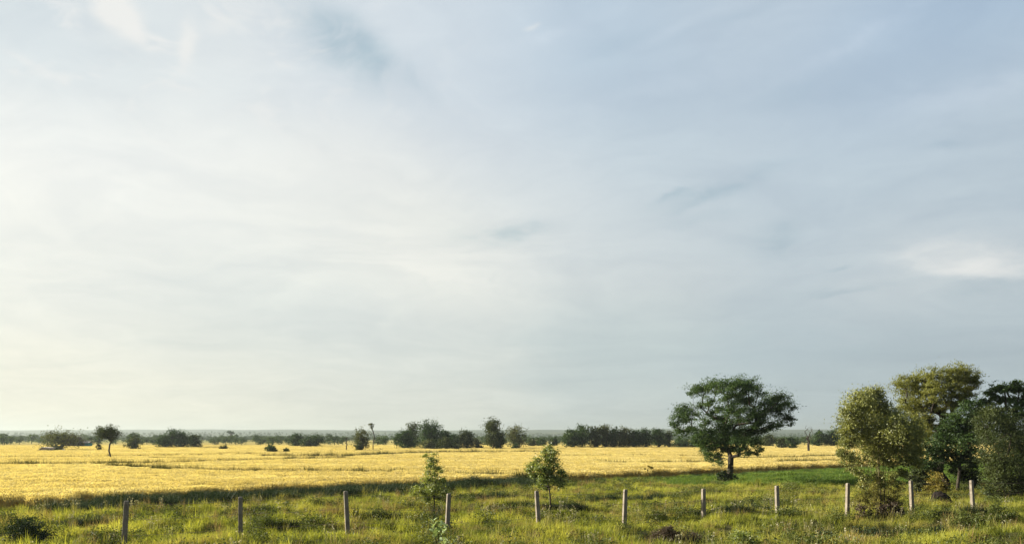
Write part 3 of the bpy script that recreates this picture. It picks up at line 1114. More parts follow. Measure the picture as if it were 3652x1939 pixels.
def px_blobs(rows, Z, conv, g, depth=1.0, flat=.85, half=None):
    """picture ellipses (x, y, r[, ry]) at distance Z -> blobs in metres; depth spread over the crown's own width"""
    xs = np.array([conv(r[0], r[1])[0] for r in rows])
    hw = half or (xs.max() - xs.min()) / 2 / F * Z
    xm = (xs.max() + xs.min()) / 2
    out = []
    for r, x in zip(rows, xs):
        X, Y = conv(r[0], r[1])
        rr = r[2] * conv.s / F * Z
        ry = (r[3] if len(r) > 3 else r[2] * flat) * conv.s / F * Z
        room = math.sqrt(max(0.05, 1 - min(1, abs(x - xm) / F * Z / max(hw, .1)) ** 2)) * hw * .75 * depth
        dy = g.uniform(-room, room)
        out.append((PX(X, Z + dy), Z + dy, PZ(Y, Z + dy), rr, rr, ry, 1.0))
    return out


class Conv:
    def __init__(s, x0, y0, sc):
        s.x0, s.y0, s.s = x0, y0, sc

    def __call__(s, x, y):
        return s.x0 + x * s.s, s.y0 + y * s.s


C3, C4, C5, C6 = Conv(336.5, 415.0, .0941), Conv(504.7, 415.0, .0941), Conv(645.0, 373.0, .0941), Conv(813.2, 358.9, .1089)


def at_ground(x, yb=None, Z=None):
    Z = Z or Zof(yb)
    X = PX(x, Z)
    return np.array([X, Z, float(ground_z(X, Z))])


def cpt(conv, x, y, Z, dy=0):
    X, Y = conv(x, y)
    return np.array([PX(X, Z + dy), Z + dy, PZ(Y, Z + dy)])


def big_tree():
    g = np.random.default_rng(5)
    Z = 62.5
    rows = [(560, 170, 80), (640, 150, 85), (740, 130, 90), (840, 130, 90), (940, 120, 90), (1040, 120, 100), (1130, 140, 85), (1200, 195, 65), (515, 215, 45),
            (430, 365, 70), (400, 410, 70), (345, 480, 65), (320, 545, 50), (440, 480, 70), (390, 620, 70), (500, 600, 75), (540, 430, 45),
            (690, 310, 65), (720, 420, 65), (630, 510, 70), (770, 480, 50), (880, 260, 90), (990, 250, 100), (910, 400, 75), (1000, 390, 90), (1100, 290, 90),
            (1140, 420, 100), (1020, 510, 65), (1340, 290, 95), (1430, 265, 80), (1500, 330, 80), (1560, 365, 45), (1290, 370, 95), (1400, 400, 85),
            (1240, 470, 85), (1540, 470, 50), (1555, 530, 35), (1420, 540, 50), (1330, 560, 60), (1460, 480, 50),
            (650, 630, 80), (770, 620, 80), (870, 630, 85), (960, 650, 90), (1060, 630, 90), (1150, 610, 80), (1240, 590, 70), (800, 700, 80), (1000, 730, 85),
            (1120, 710, 80), (590, 730, 65), (1200, 740, 65), (1225, 810, 35), (690, 800, 70), (655, 865, 50), (760, 870, 50), (720, 920, 50), (800, 945, 40)]
    rows = [(a, b, c * 1.15) for a, b, c in rows + [(640, 790, 60), (760, 760, 70), (860, 740, 70), (900, 560, 80), (820, 560, 70), (680, 700, 70), (560, 660, 60), (1080, 790, 50), (860, 480, 60), (800, 380, 60), (600, 340, 50), (1180, 520, 70), (1000, 830, 50), (1100, 850, 40), (1180, 850, 40), (850, 800, 60), (940, 790, 60), (780, 900, 45)]]
    bl = px_blobs(rows, Z, C5, g, depth=.8, flat=.75)
    base = at_ground(729.5, Z=Z)
    grow('spreading_tree', 'tall dark spreading tree with flat layered crown beside the green crop', 'tree', base, bl, M['acacia'], M['bark'], 140000, (.125, .05), .22,
         fork=cpt(C5, 912, 890, Z), trunk_pts=[cpt(C5, 905, 1020, Z)], near=True, seed=1, twigs=5, cl_per=34, cl_sig=.27, shell=.25, tip_r=.012, fz=.5, gap=-.32)
    # scrub round its foot
    rows = [(850, 1080, 55), (820, 1120, 45), (930, 1110, 55), (880, 1130, 50), (800, 1060, 30)]
    bl = px_blobs(rows, Z - 1.0, C5, g, depth=.6)
    grow('bush', 'dark bush round the foot of the spreading tree', 'bush', at_ground(727, Z=Z - 1.0), bl, M['ditch'], M['bark'], 3500, (.14, .06), .04, seed=2, twigs=2)


big_tree()


def right_group():
    g = np.random.default_rng(15)
    # leafy many-stemmed bush tree
    Z = 35.0
    rows = [(480, 340, 90), (560, 320, 80), (430, 400, 110), (340, 470, 75), (370, 560, 120), (300, 650, 70), (310, 760, 75), (280, 860, 55), (330, 900, 60), (520, 460, 120),
            (620, 430, 90), (600, 560, 140), (480, 680, 130), (720, 520, 110), (760, 640, 130), (650, 760, 140), (840, 700, 120), (900, 620, 90), (950, 720, 70), (520, 830, 100),
            (770, 850, 110), (890, 830, 90), (640, 900, 80), (430, 930, 50), (550, 960, 40), (700, 960, 50), (840, 940, 55), (960, 850, 55), (350, 1000, 40), (400, 1030, 45), (480, 1070, 45), (600, 1060, 50), (720, 1070, 45), (820, 1040, 50), (300, 950, 40), (440, 1150, 30), (640, 1160, 35), (780, 1140, 35), (900, 930, 60), (960, 960, 45)]
    bl = px_blobs(rows, Z, C6, g, depth=.95, flat=.9)
    base = at_ground(881, Z=Z)
    stems = []
    for i in range(15):
        a = g.uniform(-1, 1)
        tx = PX(C6(360 + 500 * (a + 1) / 2, 0)[0], Z)
        ty = Z + g.uniform(-.7, .7)
        stems.append((base[0] + a * .45 + g.normal(0, .08), base[1] + g.normal(0, .2), tx, ty, PZ(C6(0, g.uniform(820, 960))[1], Z)))
    grow('bush_tree', 'rounded olive bush tree with many thin pale stems behind the fence', 'tree', base, bl, M['bushleaf'], M['palebark'], 105000, (.085, .034), .022,
         stems=stems, seed=3, twigs=4, cl_per=22, cl_sig=.2, hang=.35, tip_r=.006, shell=.4, gap=-.5)
    # undergrowth at its foot
    rows = [(430, 1380, 55), (500, 1400, 55), (620, 1370, 70), (720, 1370, 75), (560, 1410, 50), (780, 1400, 55), (660, 1420, 60)]
    grow('bush', 'dark brown-green scrub at the foot of the many-stemmed bush tree', 'bush', at_ground(884, Z=34.2), px_blobs(rows, 34.2, C6, g, .5), M['brownleaf'], M['bark'], 3000, (.10, .05), .03, seed=4, twigs=2)
    rows = [(450, 1150, 35), (500, 1230, 45), (560, 1180, 40), (620, 1250, 50), (680, 1180, 40), (740, 1240, 50), (800, 1170, 40), (540, 1290, 50), (680, 1300, 50), (780, 1310, 45), (430, 1270, 40), (600, 1120, 35), (730, 1120, 35)]
    grow('shrub', 'straw-green undergrowth among the thin stems of the bush tree', 'bush', at_ground(880, Z=34.8), px_blobs(rows, 34.8, C6, g, .7, 1.2), M['tallgrass'], M['palebark'], 7500, (.16, .018), .02, seed=63, twigs=3, hang=-.6, tip_r=.005)
    # flat-topped yellow tree
    Z = 52.0
    rows = [(800, 240, 60), (860, 210, 75), (900, 310, 90), (980, 190, 75), (1040, 260, 90), (1120, 150, 80), (1180, 230, 90), (1260, 120, 75), (1330, 120, 75), (1340, 230, 80), (1400, 150, 75),
            (1460, 180, 60), (1490, 220, 40), (1420, 270, 60), (1100, 330, 80), (1250, 310, 80), (960, 420, 80), (850, 400, 60), (1040, 450, 70), (920, 520, 60), (1060, 560, 50), (1170, 480, 40), (1210, 600, 50), (1100, 640, 60), (1340, 340, 60), (900, 440, 70), (1000, 540, 75), (1130, 420, 60), (1240, 420, 60), (1320, 420, 60), (1040, 700, 55), (1180, 700, 50), (1260, 520, 45), (1000, 620, 60), (1420, 350, 55)]
    rows = [(a, b, c * 1.15) for a, b, c in rows]
    bl = px_blobs(rows, Z, C6, g, depth=.8, flat=.85)
    grow('flat_topped_tree', 'yellow-green tree with broad domed crown behind the bush tree', 'tree', at_ground(946, Z=Z), bl, M['yellowgreen'], M['bark'], 95000, (.105, .038), .20,
         fork=cpt(C6, 1150, 640, Z), trunk_pts=[cpt(C6, 1180, 900, Z)], near=True, seed=5, twigs=5, cl_per=30, cl_sig=.22, hang=.5, tip_r=.012, shell=.45, gap=-.36)
    # dark middle tree
    Z = 49.0
    rows = [(1380, 520, 90), (1330, 600, 110), (1430, 650, 100), (1300, 720, 120), (1400, 780, 110), (1180, 800, 90), (1240, 880, 90), (1360, 900, 90), (1450, 850, 80), (1050, 850, 70), (1120, 920, 70), (1000, 780, 60), (1460, 560, 80), (1280, 960, 50), (1040, 960, 55), (1480, 700, 90), (1480, 420, 70), (1420, 440, 70), (1180, 700, 70), (1240, 620, 70), (1470, 960, 60), (1120, 820, 90), (960, 900, 60), (1500, 480, 60)]
    bl = px_blobs(rows, Z, C6, g, depth=.9)
    grow('dark_tree', 'dark leafy tree with leaning slim trunk between the domed tree and thicket', 'tree', at_ground(957, Z=Z), bl, M['dkgreen'], M['bark'], 46000, (.11, .05), .10,
         fork=cpt(C6, 1345, 1000, Z), trunk_pts=[cpt(C6, 1335, 1100, Z)], near=True, seed=6, twigs=4, shell=.4, tip_r=.01)
    # bright-topped broadleaf at the right edge
    Z = 51.0
    rows = [(1850, 215, 55), (1890, 270, 70), (1780, 270, 60), (1700, 270, 70), (1640, 320, 70), (1720, 380, 80), (1580, 400, 70), (1820, 370, 70), (1920, 400, 70), (1660, 480, 80), (1980, 300, 90), (2050, 380, 100), (1850, 480, 70), (1980, 520, 90), (1560, 500, 60), (2080, 520, 90), (1760, 560, 80)]
    bl = px_blobs(rows, Z, C6, g, depth=.8, flat=.7)
    grow('broadleaf_tree', 'green tree with layered leafy top rising over the dark thicket', 'tree', at_ground(1022, Z=Z), bl, M['broadleaf'], M['bark'], 34000, (.14, .055), .22,
         fork=cpt(C6, 1850, 700, Z), near=True, seed=7, twigs=4, shell=.35, tip_r=.012, gap=-.15)
    # dense thicket
    Z = 44.0
    rows = [(1560, 520, 80), (1640, 500, 90), (1740, 520, 90), (1540, 640, 70), (1600, 600, 90), (1700, 640, 110), (1820, 620, 110), (1940, 680, 130), (1580, 730, 80), (1660, 780, 110), (1780, 800, 130), (1900, 850, 140), (1590, 900, 80), (1680, 940, 110), (1800, 980, 130), (1920, 1050, 140),
            (1600, 1040, 70), (1700, 1090, 110), (1820, 1150, 120), (1600, 1160, 70), (1680, 1210, 80), (1930, 1220, 120), (1760, 1250, 80), (1590, 1240, 50), (2050, 800, 140), (2060, 1000, 140), (2060, 1200, 120)]
    bl = px_blobs(rows, Z, C6, g, depth=.8, flat=.95, half=2.6)
    grow('thicket', 'dense dark green thicket past the last fence post', 'thicket', at_ground(1010, Z=Z), bl, M['green'], M['bark'], 85000, (.09, .04), .12, seed=8, twigs=3, shell=.5, near=True, tip_r=.008)
    for (rows, xb, Zb, lab, sd_) in (([(1010, 960, 70), (1080, 1010, 70), (960, 1040, 60), (1040, 1080, 60), (1120, 1000, 60), (980, 1110, 45)], 925, 51, 'dark green shrub behind the grey-green bush under the trees', 61),
                                     ([(1300, 1020, 60), (1400, 1000, 70), (1460, 1060, 70), (1380, 1090, 50), (1480, 1140, 60), (1440, 950, 60)], 967, 51, 'green shrub behind the leaning slim trunk beside the thicket', 62)):
        grow('shrub', lab, 'bush', at_ground(xb, Z=Zb), px_blobs(rows, Zb, C6, g, .6), M['green'], M['bark'], 9000, (.11, .05), .04, seed=sd_, twigs=3, near=False)
    # ochre bush
    Z = 48.0
    rows = [(1130, 1060, 45), (1110, 1110, 60), (1160, 1120, 60), (1080, 1160, 60), (1150, 1180, 70), (1210, 1170, 45), (1050, 1200, 40), (1120, 1220, 55), (1200, 1220, 50)]
    grow('ochre_bush', 'small ochre-leaved bush between two fence posts under the trees', 'bush', at_ground(936, Z=Z), px_blobs(rows, Z, C6, g, .7), M['ochre'], M['bark'], 4500, (.10, .05), .04, seed=9, twigs=3)
    rows = [(960, 1130, 45), (990, 1080, 40), (940, 1180, 45), (1000, 1160, 45), (900, 1080, 40)]
    grow('bush', 'grey-green bush left of the ochre bush behind the fence', 'bush', at_ground(917, Z=47), px_blobs(rows, 47, C6, g, .7), M['olive'], M['bark'], 3000, (.11, .05), .03, seed=10, twigs=2)


right_group()


def saplings():
    g = np.random.default_rng(25)
    Z = 36.6
    rows = [(1040, 410, 28), (950, 425, 26), (1000, 465, 36), (1060, 480, 26), (1000, 530, 45), (1070, 560, 42), (970, 600, 34), (1110, 590, 26), (1040, 620, 40), (960, 680, 55), (1050, 700, 60),
            (1120, 690, 45), (860, 790, 45), (920, 820, 55), (1040, 790, 65), (1150, 820, 42), (970, 890, 40), (1080, 870, 40), (820, 830, 30)]
    bl = px_blobs(rows, Z, C3, g, depth=.8, flat=.7)
    grow('sapling', 'tapering young tree with tiered branches between two fence posts', 'sapling', at_ground(434.0, Z=Z), bl, M['sapling'], M['bark'], 8500, (.085, .032), .030,
         fork=cpt(C3, 1036, 850, Z), trunk_pts=None, near=False, seed=20, twigs=5, cl_per=14, cl_sig=.36, shell=.15, gap=-.9, tip_r=.005)
    Z = 34.5
    rows = [(470, 345, 40), (430, 380, 38), (520, 395, 38), (440, 440, 45), (500, 470, 55), (350, 480, 38), (300, 530, 45), (255, 575, 28), (370, 560, 55), (450, 560, 60), (460, 620, 65), (540, 540, 36), (600, 600, 42), (635, 645, 28),
            (330, 630, 45), (400, 690, 45), (520, 680, 45), (560, 700, 42), (600, 740, 36), (370, 750, 24), (430, 760, 34)]
    bl = px_blobs(rows, Z, C4, g, depth=.85, flat=.85)
    grow('sapling', 'bushy young tree with forked thin trunk right beside a fence post', 'sapling', at_ground(548.5, Z=Z), bl, M['sapling'], M['bark'], 13000, (.09, .034), .032,
         fork=cpt(C4, 470, 760, Z), trunk_pts=[cpt(C4, 484, 960, Z)], seed=21, twigs=5, cl_per=16, cl_sig=.38, shell=.15, tip_r=.005)
    # a whip of a sapling at the wheat edge
    Z = 70.0
    rows = [(1530, 545, 16), (1490, 560, 12), (1560, 552, 12), (1520, 575, 10)]
    grow('sapling', 'tiny russet sapling on a thin stalk at the wheat edge', 'sapling', at_ground(654, Z=Z), px_blobs(rows, Z, C4, g, .6), M['ochre'], M['bark'], 260, (.16, .07), .02, seed=22, twigs=2,
         fork=cpt(C4, 1520, 600, Z))


saplings()


def auto_blobs(x0, x1, yt, yb, Z, kind, g):
    """envelope of a middle-distance tree as clumps"""
    W = (x1 - x0) / F * Z * 1.22
    base = at_ground((x0 + x1) / 2, Z=Z)
    top = PZ(yt, Z)
    H = top - base[2]
    out = []
    nb = {'round': 20, 'dome': 24, 'wispy': 20, 'poplar': 18, 'umbrella': 14, 'bush': 12, 'tall': 18}[kind]
    for i in range(nb):
        u = (i + g.random()) / nb                 # height fraction
        if kind == 'round':
            z0, prof, rr = .07, math.sin(math.pi * (0.2 + .7 * u)) ** .5, .25
        elif kind == 'dome':
            z0, prof, rr = .04, math.sqrt(max(0.05, 1 - (u * .95) ** 2.4)), .25
        elif kind == 'wispy':
            z0, prof, rr = .08, math.sin(math.pi * (0.25 + .55 * u)) ** .7, .24
        elif kind == 'poplar':
            z0, prof, rr = .06, (.75 + .3 * math.sin(math.pi * u)) * (1 - u ** 4) ** .5, .32
        elif kind == 'umbrella':
            z0, prof, rr = .6, .55 + .45 * math.sin(math.pi * min(1, u * .8)), .24
        elif kind == 'tall':
            z0, prof, rr = .04, .72 + .28 * math.sin(math.pi * u), .32
        else:
            z0, prof, rr = .0, math.sqrt(max(.08, 1 - u * u)), .3
        r = W * rr * g.uniform(.75, 1.2)
        r = min(r, H * (1 - z0) * .42)
        half = max(W / 2 * prof - r, 0)
        th = g.random() * 2 * math.pi
        rad = math.sqrt(g.random()) if i % 2 else 1
        z = base[2] + H * z0 + r * .7 + (H * (1 - z0) - r * 1.5) * u
        out.append((base[0] + math.cos(th) * half * rad, base[1] + math.sin(th) * half * rad, z, r, r, r * .85, 1))
    return base, out


# x0, x1, top row, base row, kind, material, leaves, name, label
MID = [
    (46, 78, 427, 452.0, 'wispy', 'olive', 2600, 'olive_tree', 'feathery pale olive tree leaning over the little field hut'),
    (51, 62, 446, 452.3, 'bush', 'dkgreen', 700, 'bush', 'square dark bush between the field hut and white marker'),
    (66, 84, 434.5, 447.5, 'round', 'brownleaf', 1400, 'brown_tree', 'dull brown leafless-looking tree behind the teal shed'),
    (98, 122, 425, 461.4, 'umbrella', 'green', 2200, 'umbrella_tree', 'lone umbrella-shaped tree on a thin trunk in the wheat'),
    (96, 101.6, 443, 452.0, 'bush', 'green', 260, 'bush', 'small upright bush left of the lone umbrella-shaped tree'),
    (128, 141, 434.8, 451.0, 'round', 'green', 1000, 'round_tree', 'small round-crowned tree alone right of the umbrella-shaped tree'),
    (158, 174, 433.5, 449, 'dome', 'dkgreen', 1500, 'dark_tree', 'low dark tree left of the peaked dark tree'),
    (165, 190, 428.3, 449, 'dome', 'dkgreen', 2400, 'dark_tree', 'peaked dark tree in the middle of a clump of three'),
    (187, 201, 434.5, 448.6, 'dome', 'green', 1300, 'dark_tree', 'low green tree right of the peaked dark tree'),
    (219.5, 227.5, 444.2, 451.0, 'bush', 'green', 360, 'bush', 'solitary round bush standing out in the open wheat'),
    (266, 276.5, 443, 454.6, 'round', 'dkgreen', 700, 'small_tree', 'small dark tree at the start of the weedy scrub strip'),
    (283, 289.8, 447.3, 454.6, 'round', 'dkgreen', 350, 'bush', 'little leaning bush on the weedy scrub strip'),
    (290, 304, 432.2, 447.2, 'round', 'dkgreen', 1500, 'round_tree', 'dense dark round tree left of the broad dark tree'),
    (302.5, 324, 434.2, 448, 'dome', 'dkgreen', 1900, 'broad_tree', 'broad low dark tree beside the dense round tree'),
    (354, 369.5, 427, 452.4, 'poplar', 'olive', 1300, 'olive_tree', 'slim pale olive tree leaning by the bare tufted trunk'),
    (355, 364, 441, 452.6, 'bush', 'green', 500, 'bush', 'dark leafy bush at the foot of the slim olive tree'),
    (392.5, 414.5, 428.5, 450.2, 'round', 'dkgreen', 2400, 'dark_tree', 'near-black round tree at the left end of the big grove'),
    (405.5, 419, 421, 449.2, 'tall', 'green', 1700, 'tall_tree', 'feathery-topped green tree rising behind the near-black round tree'),
    (415, 443, 419, 449.8, 'dome', 'dkgreen', 3600, 'grove_tree', 'tallest broad dark tree in the middle of the grove'),
    (437, 452, 429.0, 449.2, 'dome', 'dkgreen', 1700, 'dark_tree', 'dark sloping tree behind the sunlit ball-shaped bush'),
    (419.5, 436.5, 439.5, 450.8, 'bush', 'olive', 1200, 'bush', 'wide olive bush before the tallest grove tree'),
    (437.5, 453.5, 435.6, 450.9, 'bush', 'green', 1300, 'bush', 'ball-shaped bush with sunlit crown before the grove'),
    (447, 461, 433.5, 449.0, 'dome', 'dkgreen', 1300, 'dark_tree', 'small dark tree filling the gap right of the ball-shaped bush'),
    (458, 475, 428, 450.0, 'tall', 'green', 1900, 'green_tree', 'upright green tree at the right end of the grove'),
    (452.5, 461.5, 442.8, 450.8, 'bush', 'olive', 420, 'bush', 'little pale bush below the upright green tree'),
    (472, 481, 437.4, 449.8, 'bush', 'olive', 650, 'bush', 'pale grey-green bush between the grove and the poplar'),
    (484, 500.5, 416.4, 450.6, 'poplar', 'green', 2800, 'poplar_tree', 'tall narrow poplar-like tree standing above the wheat'),
    (495, 506, 431.8, 450.6, 'dome', 'dkgreen', 1300, 'dark_tree', 'short dark tree pressed against the tall poplar'),
    (507, 526.5, 423.4, 449.8, 'wispy', 'olive', 1800, 'wispy_tree', 'thin grey-green feathery tree right of the tall poplar'),
    (511, 521, 442.5, 450.0, 'bush', 'dkgreen', 450, 'bush', 'dark bush under the grey-green feathery tree'),
    (527, 537, 438.5, 447.4, 'round', 'green', 500, 'far_tree', 'small hazy tree left of its twin beyond the wheat'),
    (536, 547, 437.2, 447.2, 'round', 'dkgreen', 500, 'far_tree', 'small hazy dark tree right of its twin beyond the wheat'),
    (548.5, 559, 435.5, 447.2, 'round', 'dkgreen', 600, 'far_tree', 'small pointed dark tree just before the tree row'),
    (563, 580, 427.5, 449.2, 'dome', 'dkgreen', 2000, 'row_tree', 'dark sloping tree opening the tree row'),
    (572, 592, 424.2, 449.0, 'round', 'dkgreen', 2200, 'row_tree', 'dark domed tree second in the tree row'),
    (589, 601, 424.0, 449.0, 'tall', 'green', 1500, 'row_tree', 'yellow-tipped tree third in the tree row'),
    (598, 611, 422.8, 449.0, 'tall', 'olive', 1500, 'row_tree', 'pale-topped tallest tree of the tree row'),
    (608, 619, 425.8, 449.0, 'tall', 'dkgreen', 1400, 'row_tree', 'narrow dark tree right of the tallest row tree'),
    (615, 633, 426.0, 449.0, 'dome', 'olive', 2000, 'row_tree', 'broad yellowish-topped tree midway along the tree row'),
    (629, 641, 427.5, 449.0, 'tall', 'dkgreen', 1400, 'row_tree', 'dark tree after the broad yellowish-topped row tree'),
    (637, 653, 426.2, 449.0, 'round', 'dkgreen', 1700, 'row_tree', 'round dark-headed tree third from the end of the row'),
    (651, 666, 426.4, 448.9, 'round', 'dkgreen', 1600, 'row_tree', 'round dark-headed tree second from the end of the row'),
    (663, 674, 429.5, 448.8, 'wispy', 'green', 1000, 'row_tree', 'thin see-through tree ending the row by the spreading tree'),
    (672, 690, 437.5, 448.6, 'dome', 'dkgreen', 1100, 'bush', 'low dark bush behind the left boughs of the spreading tree'),
    (688, 708, 438.5, 448.6, 'dome', 'dkgreen', 1100, 'bush', 'low dark bush behind the trunk side of the spreading tree'),
    (776, 788, 436, 449.6, 'round', 'green', 800, 'small_tree', 'small round green tree right of the spreading tree'),
    (786, 797, 434.5, 450, 'round', 'dkgreen', 800, 'small_tree', 'small dark tree with stubby trunk left of the bare tree'),
    (812, 826, 430, 447.5, 'dome', 'dkgreen', 1400, 'dark_tree', 'dark domed tree right of the bare tree'),
    (824, 842, 428, 447.5, 'dome', 'dkgreen', 1600, 'dark_tree', 'dark tree half behind the many-stemmed bush tree'),
    (760, 778, 433.5, 447.4, 'dome', 'green', 1200, 'dark_tree', 'hazy green tree seen under the right boughs of the spreading tree'),
    (227.3, 234, 430.0, 437.6, 'umbrella', 'dkgreen', 300, 'skyline_tree', 'tiny flat-topped tree poking above the hazy wood'),
]


def mid_trees():
    for i, (x0, x1, yt, yb, kind, mat, n, name, label) in enumerate(MID):
        g = np.random.default_rng(500 + i)
        if name == 'skyline_tree':
            Z = 900.0
        else:
            Z = min(Zof(yb), 300.0)
        base, bl = auto_blobs(x0, x1, yt, yb, Z, kind, g)
        cat = 'bush' if name == 'bush' else 'tree'
        lf = .00125 * Z
        grow(name, label, cat, base, bl, M[mat], M['bark'], int(n * (2.3 if kind == 'wispy' else 3.0)), (lf * 1.25, lf * .7), .0011 * Z if cat == 'tree' else .05, seed=100 + i, twigs=2,
             shell=.3 if kind in ('wispy', 'umbrella') else .5, cl_per=14 if kind == 'wispy' else 22, cl_sig=.3 if kind == 'wispy' else .22, tip_r=.00022 * Z, tubek=4, gap=-.7 if kind in ('wispy', 'umbrella') else -.9)


mid_trees()


def bare_trees():
    # bare trunk with a tuft on top
    Z = 188.0
    g = np.random.default_rng(71)
    b = at_ground(373, Z=Z)
    rows = [(372, 100, 26), (358, 92, 16), (390, 95, 18), (376, 130, 16), (365, 78, 12)]
    grow('bare_tree', 'bare bent trunk with a tuft of leaves at its tip', 'tree', b, px_blobs(rows, Z, C3, g, .8), M['olive'], M['bark'], 600, (.28, .10), .11,
         fork=cpt(C3, 378, 140, Z), trunk_pts=[cpt(C3, 388, 330, Z), cpt(C3, 402, 215, Z)], seed=72, twigs=3, tip_r=.03)

    def bare(name, label, Z, x, yb, yt, spread, n, r, lean=0, up=1.0):
        g = np.random.default_rng(int(x))
        b = at_ground(x, Z=Z)
        H = PZ(yt, Z) - b[2]
        tg = []
        for i in range(n):
            u = g.uniform(.35, 1)
            tg.append((b[0] + lean * H * u + g.normal(0, spread) * (u if up > .5 else 1 - u * .5), b[1] + g.normal(0, spread) * .8, b[2] + H * u))
        tg = np.array(tg)
        root = empty(name, b.tolist(), label, 'tree')
        b2 = b.copy()
        b2[2] -= .1
        nodes, par, nf, tips = build_skeleton(b2, [b[0] + lean * H * .3, b[1], b[2] + H * .33], tg, g)
        rad = pipe_radii(par, .025, r, len(nodes))
        ch = np.arange(1, len(nodes))
        v, q = tubes(nodes[par[ch]], nodes[ch], rad[par[ch]], rad[ch], 5)
        obj('trunk', mesh('trunk', v - b, q, smooth=True), M['bark'], root)
        return root
    bare('dead_tree', 'thin dead pole of a tree at the end of the scrub strip', 180.0, 346.5, 452, 431.5, .35, 8, .12)
    bare('dead_tree', 'short twisted dead stump right of the bare tufted trunk', 190.0, 381, 451.8, 447.0, .5, 7, .16)
    r = bare('bare_tree', 'bare tree with upswept twigs right of the spreading tree', 170.0, 808.5, 453.5, 424.5, .75, 42, .26)
    # the low scrub strip
    for i, (x0, x1, yt, yb, lab) in enumerate(((293, 305, 451.2, 455, 'low thorny scrub heap at the left of the scrub strip'), (304, 322, 449.8, 455, 'widest scrub heap in the middle of the scrub strip'),
                                              (320, 336, 451.8, 455, 'flat scrub heap right of the widest one on the strip'), (335, 353, 450.4, 455, 'tangled scrub round the thin dead pole tree'))):
        g = np.random.default_rng(640 + i)
        Z = 165.0
        base, bl = auto_blobs(x0, x1, yt, yb, Z, 'bush', g)
        grow('scrub', lab, 'bush', base, bl, M['dkgreen'], M['bark'], 600, (.26, .13), .05, seed=400 + i, twigs=2)


bare_trees()


# ------------------------------------------------------------------ far wood
def build_far_wood():
    protos = []
    for s in range(7):
        g = np.random.default_rng(800 + s)
        bl = []
        for i in range(9):
            th, rr = g.random() * 6.28, g.random() ** .5 * 2.2
            z = g.uniform(2.2, 6.2)
            bl.append((rr * math.cos(th) * (1 - z / 12), rr * math.sin(th) * (1 - z / 12), z, g.uniform(1.2, 2.0), 1.6, g.uniform(1.0, 1.5), 1))
        p, va, _ = crown_points(bl, 700, g, 16, .25, .4)
        v, q, va = leafcards(p, .75, .45, g, var=va)
        tv, tq = tubes(np.array([[0, 0, -.2]]), np.array([[0, 0, 4.0]]), np.array([.22]), np.array([.1]), 5)
        protos.append((np.concatenate([v, tv]), np.concatenate([q, tq + len(v)]), None, np.concatenate([va, np.zeros(len(tv))])))
    g = np.random.default_rng(55)
    P = []
    for (y0, y1, n) in ((320, 460, 230), (460, 900, 900), (900, 1800, 2400), (1800, 2700, 1500)):
        y = g.uniform(y0, y1, n)
        x = g.uniform(-1, 1, n) * (y * .66 + 15)
        P.append(np.stack([x, y], 1))
    p = np.concatenate(P)
    w = wob(p[:, 0], p[:, 1] * 1.5, 120, 2) + .6 * wob(p[:, 0], p[:, 1] * 1.5, 45, 3)
    p = p[(w > -0.35) | (p[:, 1] > 1200)]
    n = len(p)
    z = np.zeros(n)
    hx = np.clip((p[:, 1] - 1100) / 3700, 0, 1)
    z = hx * hx * (3 - 2 * hx) * (45 + 9.0 * wob(p[:, 0], p[:, 1], 2500, 1) + 4.0 * wob(p[:, 0], p[:, 1], 700, 2)) - 0.8 * (p[:, 1] > 1100)
    z = np.maximum(z, 0)
    pts = np.stack([p[:, 0], p[:, 1], z - .1], 1)
    rot = np.stack([np.zeros(n), np.zeros(n), g.random(n) * 6.28], 1)
    s = g.uniform(.45, .9, n) * np.where(p[:, 1] > 600, .95, .84)
    s = s * np.where(p[:, 1] > 2000, 1.25, 1) * (1 + .35 * np.clip(-p[:, 0] / p[:, 1] - .1, 0, .5))
    hs = g.uniform(.7, 1.05, n)
    scatter('far_wood', protos, pts, rot, np.stack([s * 1.25, s * 1.25, s * hs], 1), g.integers(0, 7, n), M['farleaf'], 'hazy distant woodland belt behind the wheat fields', 'wood')


build_far_wood()


